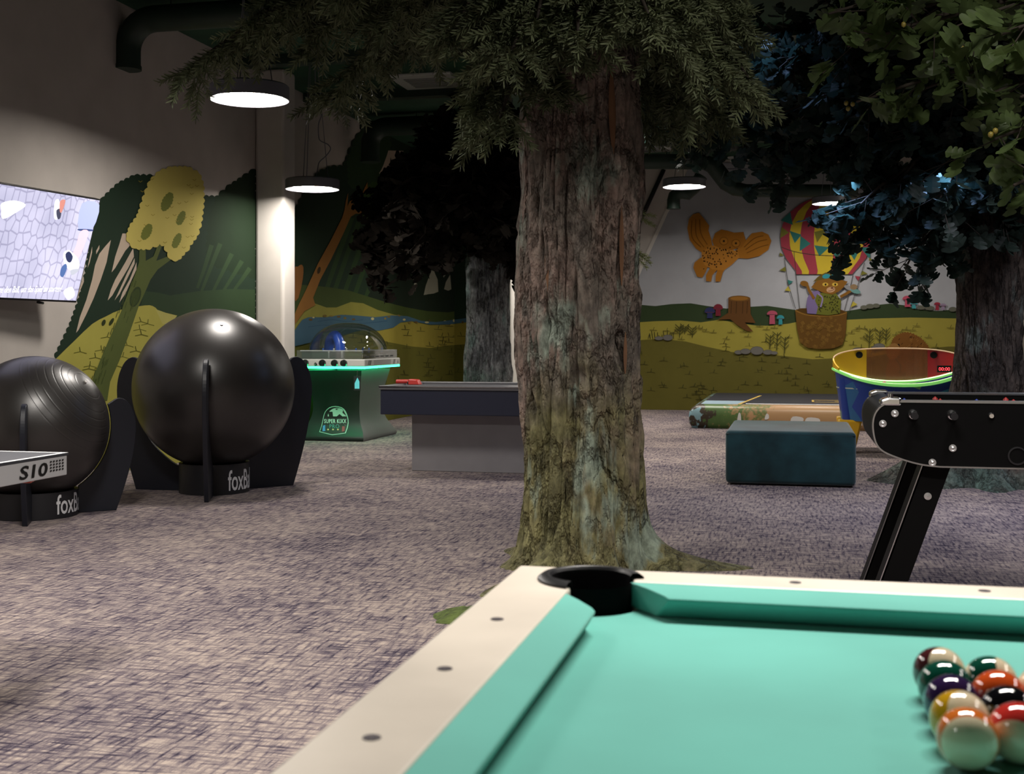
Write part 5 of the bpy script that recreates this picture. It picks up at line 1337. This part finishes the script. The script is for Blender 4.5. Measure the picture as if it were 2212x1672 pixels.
def curve3(p0, p1, lift, n=16):
    p0, p1 = np.array(p0, float), np.array(p1, float); m = (p0 + p1) / 2 + np.array([0, 0, lift]); t = np.linspace(0, 1, n)[:, None]
    c = (1 - t) ** 2 * p0 + 2 * t * (1 - t) * m + t ** 2 * p1; c[:, 2] = np.minimum(c[:, 2], CEIL - .2); return c
M_twig = mat('twig_brown', (.040, .030, .022), .8)
M_needle = mat('spruce_needles', (.115, .135, .070), .6, var=.35, vscale=7, spec=.25)

def conifer_foliage(parent, limbs, mats_, spread=1.0, dens=1.0, slen=.135):
    P, Dv, U, S, MI = [], [], [], [], []
    for (p0, p1, lift, full) in limbs:
        cv = curve3(p0, p1, lift); L_ = np.linalg.norm(np.diff(cv, axis=0), axis=1).sum()
        k = len(cv)
        rad = [max(.006, .030 * (1 - i / k) + .005) for i in range(k)]
        MB().m(M_twig).tube([tuple(q) for q in cv], rad, 7).build('branch', parent, smooth=True)
        nb = int(L_ / .075 * dens)
        for i in range(nb):
            t = .12 + .88 * (i + RNG.uniform(0, .8)) / nb; t = min(t, .999)
            f = t * (k - 1); a = int(f); c = cv[a] + (cv[min(a + 1, k - 1)] - cv[a]) * (f - a)
            tg = cv[min(a + 1, k - 1)] - cv[max(a - 1, 0)]; tg /= np.linalg.norm(tg)
            for sd in (1, -1):
                side = np.cross(tg, [0, 0, 1]) * sd; side /= max(1e-6, np.linalg.norm(side))
                bl = (.14 + .40 * (1 - t) ** .7 * full) * RNG.uniform(.7, 1.2) * spread
                d = side * RNG.uniform(.7, 1.0) + tg * RNG.uniform(.5, .9) + np.array([0, 0, RNG.uniform(-.75, .05)]); d /= np.linalg.norm(d)
                ns = max(2, int(bl / .055))
                for j in range(ns):
                    u = (j + .6) / ns; q = c + d * bl * u + np.array([0, 0, -.22 * bl * u * u])
                    for s2 in ((1, -1) if j < ns - 1 else (0,)):
                        sd2 = np.cross(d, [0, 0, 1]) * s2
                        e = d * .85 + sd2 * .65 + np.array([0, 0, RNG.uniform(-.75, .0)]) + RNG.normal(0, .12, 3)
                        P.append(q); Dv.append(e); S.append(slen * RNG.uniform(.75, 1.2)); U.append([RNG.normal(0, .25), RNG.normal(0, .25), 1])
        # shoots at the very tip
        for j in range(4):
            P.append(cv[-1]); e = (cv[-1] - cv[-3]); e /= np.linalg.norm(e); Dv.append(e + RNG.normal(0, .35, 3)); S.append(slen); U.append([0, 0, 1])
    tv, tt = SHOOT
    V, T = scatter(tv, tt, np.array(P), np.array(Dv), np.array(U), np.array(S))
    return np_mesh('foliage', V, T, mats_, parent=parent)
def translucent(m, col, f):
    nt = m.node_tree; N, L = nt.nodes, nt.links; b = N['Principled BSDF']
    tr = N.new('ShaderNodeBsdfTranslucent'); tr.inputs['Color'].default_value = (*col, 1)
    mx = N.new('ShaderNodeMixShader'); mx.inputs[0].default_value = f
    L.new(b.outputs[0], mx.inputs[1]); L.new(tr.outputs[0], mx.inputs[2]); L.new(mx.outputs[0], N['Material Output'].inputs['Surface'])
SHOOT = shoot_template()
LEAF = leaf_template()

def leafy_foliage(parent, limbs, mats_, leaf=.11, per=.05, cluster=.20, n_in=5, droop=.35, twigs=True, up_bias=0.0, name='foliage', jit=1.0):
    P, Dv, U, S = [], [], [], []
    tw = []
    for (p0, p1, lift, w) in limbs:
        cv = curve3(p0, p1, lift); L_ = np.linalg.norm(np.diff(cv, axis=0), axis=1).sum(); k = len(cv)
        bm_ = MB().m(M_twig).tube([tuple(q) for q in cv], [max(.006, .035 * (1 - i / k) + .004) for i in range(k)], 7)
        nb = int(L_ / per)
        for i in range(nb):
            t = .15 + .85 * (i + RNG.uniform(0, .9)) / nb; t = min(t, .999)
            f = t * (k - 1); a = int(f); c = cv[a] + (cv[min(a + 1, k - 1)] - cv[a]) * (f - a)
            d = RNG.normal(0, 1, 3); d[2] = d[2] * .6 - droop; tg = cv[min(a + 1, k - 1)] - cv[max(a - 1, 0)]; tg /= np.linalg.norm(tg)
            d = d / np.linalg.norm(d) + tg * .6; d /= np.linalg.norm(d)
            l = cluster * w * RNG.uniform(.4, 1.3); e = c + d * l; e[2] = min(e[2], CEIL - .13)
            bm_.tube([tuple(c), tuple(e)], .0035, 3, cap=False)
            for j in range(n_in):
                q = c + (e - c) * RNG.uniform(.45, 1.05); dd = d * .7 + RNG.normal(0, .65 * jit, 3) + np.array([0, 0, -droop])
                P.append(q); Dv.append(dd); S.append(leaf * RNG.uniform(.7, 1.25)); U.append(RNG.normal(0, .6, 3) + np.array([0, 0, 1 + up_bias]))
        bm_.build('branch', parent, smooth=True)
    V, T = scatter(*LEAF, np.array(P), np.array(Dv), np.array(U), np.array(S))
    o = np_mesh(name, V, T, mats_, parent=parent, smooth=True)
    return o

# ---------------------------------------------------------------- foreground spruce
tc_ = at(1252, 730, 6.28)
SP = thing('spruce_tree', 'large artificial spruce with mossy trunk in the middle of the picture', 'tree', (tc_.x, tc_.y, 0))
M_bk1 = bark_mat('bark_mossy', [(.085, .072, .066), (.17, .145, .120), (.24, .175, .145), (.18, .175, .150)], (.235, .225, .095), .70, (.27, .34, .28), grain=4.2, zst=.6, depth=1.0, dark=.42)
camaz = math.degrees(math.atan2(-tc_.y, -tc_.x))          # azimuth towards the camera
rt_az = camaz + 90                                         # picture right
prof = [(0, .318, 0, 0), (.15, .312, 0, 0), (.4, .310, .005, 0), (.8, .308, 0, 0), (1.05, .308, -.01, 0), (1.4, .312, -.008, 0), (2.0, .312, -.004, 0), (2.4, .296, .0, 0), (2.8, .285, .005, 0), (3.6, .24, 0, 0), (CEIL - .01, .22, 0, 0)]
trunk_mesh('trunk', SP, (tc_.x, tc_.y), prof,
           [(rt_az - 6, .52, .26, .062), (rt_az + 8, .10, .22, .13), (camaz - 27, .62, .20, .045), (camaz - 66, .08, .30, .05), (camaz + 20, .12, .3, .08), (rt_az + 60, .3, .3, .07), (rt_az + 130, .3, .35, .07), (rt_az + 185, .06, .3, .06)],
           M_bk1, 3.1, amp=.042, vamp=.026, na=260,
           hollows=((camaz + 46, 1.11, .17, .10, .10), (camaz - 8, 1.02, .12, .10, .022), (camaz + 44, 1.62, .07, .22, .030), (camaz + 34, 2.30, .10, .25, .030), (camaz - 32, 1.55, .08, .20, .02), (camaz + 28, .66, .05, .34, .045), (camaz + 4, .98, .20, .05, .03), (camaz - 22, 1.22, .28, .05, .02)))
# bare reddish wood showing in the long scars
def scar(az, z0, z1, w, col):
    mb = MB().m(mat('bare_wood', col, .8, var=.3, vscale=14, stretch=(1, 1, .15))); n = 14; L_, R_ = [], []
    for i in range(n + 1):
        t = i / n; z = z0 + (z1 - z0) * t; ww = w * math.sin(math.pi * (t * .9 + .05)); 
        rr = np.interp(z, [p[0] for p in prof], [p[1] for p in prof]) - .010
        for lst, s in ((L_, -1), (R_, 1)):
            a = R(az) + s * ww; lst.append((tc_.x + rr * math.cos(a), tc_.y + rr * math.sin(a), z))
    mb.add(L_ + R_, [(i, i + 1, n + 2 + i, n + 1 + i) for i in range(n)]); return mb
limbs = []
def limb(px, py, Z, z0, lift=.25, full=1.0, base=tc_, r=.2):
    p1 = np.array(at(px, py, Z)); b = np.array((base.x, base.y, z0)); d = p1 - b; d[2] = 0; d /= np.linalg.norm(d)
    limbs.append((b + d * r, p1, lift, full))
for a in ((1078, 262, 5.75, 2.75, .25, .7), (1105, 110, 5.4, 2.9, .2, .7), (1248, 70, 5.35, 2.9, .3, .45), (1160, 40, 5.5, 3.0, .3, .8),
          (1622, 178, 5.9, 2.85, .35, .55), (1560, 150, 5.7, 2.9, .3, .7), (1480, 200, 6.1, 2.75, .25, .7), (1440, 60, 5.5, 3.0, .2, .8), (1530, 230, 6.5, 2.7, .3, .8), (1400, 30, 5.3, 3.1, .2, .9), (1600, 60, 6.2, 3.0, .3, .8), (1385, 250, 6.7, 2.7, .1, .6),
          (405, 150, 6.9, 3.25, .40, .25), (520, 75, 7.0, 3.3, .35, .35), (715, 215, 7.4, 3.1, .45, .25), (690, 70, 6.9, 3.3, .3, .5), (830, 40, 6.6, 3.3, .25, .6), (985, 60, 5.8, 3.2, .25, .6), (900, 90, 7.3, 3.2, .3, .4), (1030, 150, 6.2, 2.9, .2, .5), (1050, 200, 5.9, 2.85, .2, .5),
          (760, -20, 6.4, 3.4, .3, .8), (600, -10, 6.8, 3.4, .35, .6), (1500, -20, 5.6, 3.2, .2, 1), (950, 20, 7.2, 3.2, .3, 1), (1240, 20, 7.4, 3.2, .2, 1)):
    limb(*a)
conifer_foliage(SP, limbs, [M_needle], dens=.55, slen=.19)
mb = scar(camaz + 44, 1.43, 1.83, .055, (.17, .085, .042)); mb.build('bare_wood', SP, smooth=True)
scar(camaz + 34, 2.08, 2.52, .075, (.12, .065, .035)).build('bare_wood', SP, smooth=True)
scar(camaz - 32, 1.40, 1.72, .05, (.13, .075, .042)).build('bare_wood', SP, smooth=True)
scar(camaz + 50, .98, 1.2, .05, (.18, .09, .045)).build('bare_wood', SP, smooth=True)
# moss cushion at the end of the long root
mb = MB().m(mat('moss_green', (.075, .105, .022), .95, var=.4, vscale=30, bump=.8, bscale=120))
p = at(985, 1331, 5.08); p = on_z(985, 1331, 0.0)
vs, fs = [], []; n = 40
for i in range(9):
    t = i / 8
    for j in range(n):
        a = 2 * math.pi * j / n; rr = .15 * t * (1 + .3 * mnoise.noise(Vector((math.cos(a) * 2, math.sin(a) * 2, 4)))); h = .035 * (1 - t ** 2) + .008 * mnoise.noise(Vector((math.cos(a) * 5 * t, math.sin(a) * 5 * t, 1)))
        vs.append((p.x + .05 + rr * math.cos(a), p.y + rr * math.sin(a) * 1.1, max(.001, h if i < 8 else .001)))
fs = [(i * n + j, i * n + (j + 1) % n, (i + 1) * n + (j + 1) % n, (i + 1) * n + j) for i in range(8) for j in range(n)]
tag(mb.add(vs, fs).build('moss_patch', smooth=True, loc=(p.x, p.y, 0)), 'small green moss patch on the carpet beside the pool table rail', 'moss')

# ---------------------------------------------------------------- dark tree behind the game table
tm = at(1055, 730, 13.9)
DT = thing('dark_tree', 'dark artificial tree with ribbed grey trunk behind the grey game table', 'tree', (tm.x, tm.y, 0))
M_bk2 = bark_mat('bark_grey', [(.04, .045, .05), (.10, .105, .11), (.16, .165, .165), (.11, .115, .115)], (.05, .11, .08), .35, (.10, .15, .14), grain=7)
trunk_mesh('trunk', DT, (tm.x, tm.y), [(0, .34, 0, 0), (.3, .30, 0, 0), (.7, .275, 0, 0), (1.3, .25, 0, 0), (2.2, .25, 0, 0), (3.0, .28, 0, 0), (CEIL - .12, .26, 0, 0)],
           [(-120, .25, .3, .2), (-40, .25, .3, .2), (30, .25, .3, .2), (100, .25, .3, .2), (170, .25, .3, .2)], M_bk2, 7.7, amp=.02, vamp=.03, na=120, zs=[0, .02, .05, .09, .14, .2, .27] + list(np.arange(.33, CEIL - .15, .045)) + [CEIL - .12])
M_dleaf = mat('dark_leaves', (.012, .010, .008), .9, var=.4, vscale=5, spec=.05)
limbs = []
for a in ((815, 545, 14.3, 2.5), (845, 490, 14.3, 2.7), (870, 470, 14.0, 2.8), (885, 545, 13.9, 2.5), (930, 490, 13.0, 2.7), (960, 440, 12.8, 2.9), (985, 490, 13.4, 2.7), (1010, 470, 13.1, 2.7), (1080, 480, 12.8, 2.7), (1110, 560, 13.6, 2.4), (1140, 500, 13.3, 2.6), (880, 420, 12.8, 3.1), (940, 380, 12.8, 3.2), (1000, 420, 12.6, 3.0), (1060, 400, 12.6, 3.0), (1000, 340, 12.8, 3.4), (920, 330, 13.2, 3.4), (1080, 320, 12.9, 3.4), (860, 400, 14.4, 3.2), (1120, 400, 13.0, 3.1), (830, 450, 14.4, 3.0), (800, 525, 14.4, 2.7), (1040, 270, 13.2, 3.6)):
    limb(a[0], a[1], a[2], a[3], .3, 1, base=tm, r=.15)
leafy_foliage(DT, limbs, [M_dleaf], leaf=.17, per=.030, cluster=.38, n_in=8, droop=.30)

# ---------------------------------------------------------------- oak on the right
to = at(2138, 730, 9.85)
OK_ = thing('oak_tree', 'artificial oak with dark trunk and mossy roots on the right', 'tree', (to.x, to.y, 0))
M_bk3 = bark_mat('bark_brown', [(.028, .024, .022), (.06, .048, .04), (.10, .078, .062), (.07, .06, .05)], (.14, .22, .18), .05, (.13, .17, .15), grain=7)
camo = math.degrees(math.atan2(-to.y, -to.x))
trunk_mesh('trunk', OK_, (to.x, to.y), [(0, .42, 0, 0), (.12, .37, 0, 0), (.3, .31, 0, 0), (.7, .27, 0, 0), (1.3, .25, 0, 0), (2.2, .265, 0, 0), (3.0, .25, 0, 0), (CEIL - .12, .22, 0, 0)],
           [(camo - 78, .58, .55, .30), (camo - 35, .35, .22, .09), (camo + 5, .30, .25, .10), (camo + 45, .45, .25, .10), (camo + 95, .6, .3, .12), (camo + 150, .4, .3, .1), (camo - 130, .4, .3, .1)],
           M_bk3, 12.3, amp=.022, vamp=.03, na=160, zs=[0, .01, .02, .035, .05, .07, .09, .12, .15, .18, .22, .27] + list(np.arange(.32, CEIL - .15, .04)) + [CEIL - .12])
M_oleaf = mat('oak_leaves_dark', (.018, .030, .022), .55, var=.4, vscale=4, spec=.30)
translucent(M_oleaf, (.03, .06, .05), .35)
limbs = []
for a in ((1800, 470, 9.2, 2.5), (1830, 520, 9.4, 2.3), (1860, 440, 9.0, 2.6), (1900, 480, 9.3, 2.4), (1960, 570, 9.5, 2.1), (1990, 520, 9.2, 2.3), (2010, 590, 9.7, 2.0), (2040, 480, 9.2, 2.4), (2030, 430, 8.8, 2.5), (1940, 400, 9.0, 2.8), (1850, 360, 9.2, 2.9), (1780, 330, 9.5, 3.0), (1720, 350, 9.8, 2.9), (1680, 250, 9.5, 3.2), (1760, 220, 9.0, 3.3), (1860, 250, 8.6, 3.1), (1960, 300, 8.6, 2.9), (2060, 350, 8.6, 2.7), (2100, 430, 8.9, 2.4), (2160, 400, 8.8, 2.5), (2200, 330, 8.9, 2.7), (2060, 220, 8.4, 3.1), (1940, 160, 8.6, 3.3), (1820, 120, 8.8, 3.5), (1700, 130, 9.2, 3.5), (1640, 170, 9.6, 3.4), (1560, 260, 10.2, 3.1), (1640, 330, 10.2, 2.9), (1500, 300, 10.5, 3.0), (2150, 250, 8.5, 3.0), (2180, 150, 8.4, 3.3), (1600, 90, 9.5, 3.6), (2050, 100, 8.5, 3.5), (1930, 60, 8.6, 3.6), (1750, 50, 9.0, 3.7), (2170, 500, 9.3, 2.3), (1660, 370, 9.9, 2.8), (1430, 270, 10.8, 3.1)):
    limb(a[0], a[1], a[2], a[3], .3, 1, base=to, r=.15)
leafy_foliage(OK_, limbs, [M_oleaf], leaf=.125, per=.048, cluster=.30, n_in=6, droop=.35)

# ---------------------------------------------------------------- nearer oak boughs, trunk outside the frame
tn = Vector((3.15, 6.9, 0))
NO = thing('oak_tree', 'nearer oak boughs with large pale lobed leaves hanging in at the upper right corner', 'tree', tn)
trunk_mesh('trunk', NO, (tn.x, tn.y), [(0, .36, 0, 0), (.3, .28, 0, 0), (1.3, .24, 0, 0), (3.0, .23, 0, 0), (CEIL - .01, .2, 0, 0)], [(0, .3, .3, .12), (90, .3, .3, .12), (180, .3, .3, .12), (270, .3, .3, .12)], M_bk3, 20.3, na=80, zs=[0, .03, .07, .12, .2, .3] + list(np.arange(.4, CEIL, .08)) + [CEIL - .01])
M_nleaf = mat('oak_leaves_pale', (.085, .125, .045), .45, var=.45, vscale=6, spec=.35)
translucent(M_nleaf, (.10, .16, .04), .35)
limbs = []
for a in ((2190, 400, 5.0, 2.5), (2150, 300, 5.2, 2.6), (2205, 210, 5.0, 2.8), (2120, 210, 5.5, 2.8), (2050, 110, 5.6, 3.0), (1970, 60, 5.8, 3.1), (1880, 50, 5.9, 3.2), (1850, 220, 6.2, 2.9), (2000, 190, 6.2, 2.9), (2100, 40, 5.3, 3.1), (2200, 60, 5.0, 3.1), (1830, 100, 5.9, 3.2), (1790, 30, 5.8, 3.3)):
    limb(a[0], a[1], a[2], a[3], .2, 1, base=tn, r=.15)
leafy_foliage(NO, limbs, [M_nleaf], leaf=.125, per=.10, cluster=.20, n_in=4, droop=.25)
mb = MB(); M_ac = mat('acorn_yellow', (.30, .24, .05), .3)
for px, py, Z in ((2078, 104, 5.5), (2090, 108, 5.5), (2080, 117, 5.5), (1828, 222, 6.4), (1842, 224, 6.4), (1832, 234, 6.4), (2150, 282, 5.1), (2140, 290, 5.1), (1952, 52, 5.7)):
    p = at(px, py, Z); MB().m(M_ac).lathe(p, [(.001, -.016), (.010, -.010), (.012, 0), (.009, .008), (.001, .012)], 10).build('acorn', NO, smooth=True)

# spruce shoots behind the trunk; lamplight on them is put into the paler green
P, Dv, U, S = [], [], [], []
b0 = np.array(at(1340, 520, 6.55))
for (px, py, dx, dy) in ((1372, 462, .5, -.35), (1380, 468, .55, -.35), (1376, 458, .6, -.15), (1368, 538, .5, -.3), (1374, 545, .5, -.4), (1370, 550, .4, -.45)):
    P.append(np.array(at(px, py, 6.55))); Dv.append(np.array((dx, .2, dy))); U.append([0, 0, 1]); S.append(.10)
for k in (0, 3):
    V, T = scatter(*SHOOT, np.array(P[k:k + 3]), np.array(Dv[k:k + 3]), np.array(U[k:k + 3], float), np.array(S[k:k + 3]))
    np_mesh('side_shoot', V, T, [mat('shoot_lit', (.30, .34, .15), .6)], parent=SP)
# ================================================================= CAMERA
cam = bpy.data.cameras.new('camera'); co = bpy.data.objects.new('camera', cam); COL.objects.link(co)
co.location = (0, 0, EYE); co.rotation_euler = (R(90), 0, TH)
cam.sensor_width = 36; cam.sensor_fit = 'HORIZONTAL'; cam.lens = 36 * FPX / IW
cam.shift_y = -(IH / 2 - HOR) / IW
cam.clip_start = .05; cam.clip_end = 100
cam.dof.use_dof = True; cam.dof.focus_distance = 6.8; cam.dof.aperture_fstop = 8
SC.camera = co

# ================================================================= LIGHT
def lamp(x, y, z, power, size=.5, col=(1, .94, .87), rot=(0, 0, 0), shape='DISK', size_y=None, spread=180):
    l = bpy.data.lights.new('unseen_light', 'AREA'); l.energy = power; l.size = size; l.color = col; l.shape = shape; l.spread = R(spread)
    if size_y: l.size_y = size_y
    o = bpy.data.objects.new('unseen_light', l); COL.objects.link(o); o.location = (x, y, z); o.rotation_euler = rot; return o
# bare area lights for unseen room lamps, some only added as fill
lamp(.0, 2.85, 3.0, 72, .95, shape='RECTANGLE', size_y=.2, spread=142)
lamp(1.0, 3.5, 3.8, 62, .5, spread=172)  # added high up to brighten the spruce sprays
lamp(-2.9, 3.0, 3.0, 36, .55, spread=130)
lamp(-3.3, 4.9, 2.95, 66, .6, spread=150)
lamp(-2.6, -.2, 3.0, 18, .55, spread=120)  # added fill light beside the camera
lamp(3.0, 2.4, 3.0, 24, .55, spread=130)
lamp(3.2, 4.2, 3.1, 40, .55, spread=140)
lamp(1.85, 8.4, 2.75, 44, .55, spread=140, col=(.86, .86, 1))
lamp(-1.6, 11.2, 3.3, 46, .55, spread=118)
lamp(.6, 13.6, 3.7, 75, .55, spread=140, col=(1, .90, .78))
lamp(-3.3, 15.9, 3.0, 60, .5, spread=150)  # added out of sight behind the trunk to brighten the column
lamp(2.6, 17.3, 3.5, 40, .55)
# small blue lights added inside the oak crown to tint its leaves
for px, py, Z, pw in ((1815, 395, 9.0, 7), (2035, 375, 8.9, 6), (1625, 40, 9.3, 4)):
    p = at(px, py, Z); lamp(p.x, p.y, p.z, pw, .2, col=(.35, .55, 1.0), spread=160)

w = bpy.data.worlds.new('room_air'); SC.world = w; w.use_nodes = True
w.node_tree.nodes['Background'].inputs['Color'].default_value = (.6, .65, .7, 1); w.node_tree.nodes['Background'].inputs['Strength'].default_value = .022

vs_ = SC.view_settings
vs_.view_transform = 'Standard'; vs_.look = 'None'; vs_.gamma = 1; vs_.use_curve_mapping = False
vs_.exposure = 0.0
SC.cycles.use_denoising = True
SC.cycles.max_bounces = 8; SC.cycles.diffuse_bounces = 4; SC.cycles.glossy_bounces = 3; SC.cycles.transparent_max_bounces = 16
SC.cycles.sample_clamp_indirect = 4
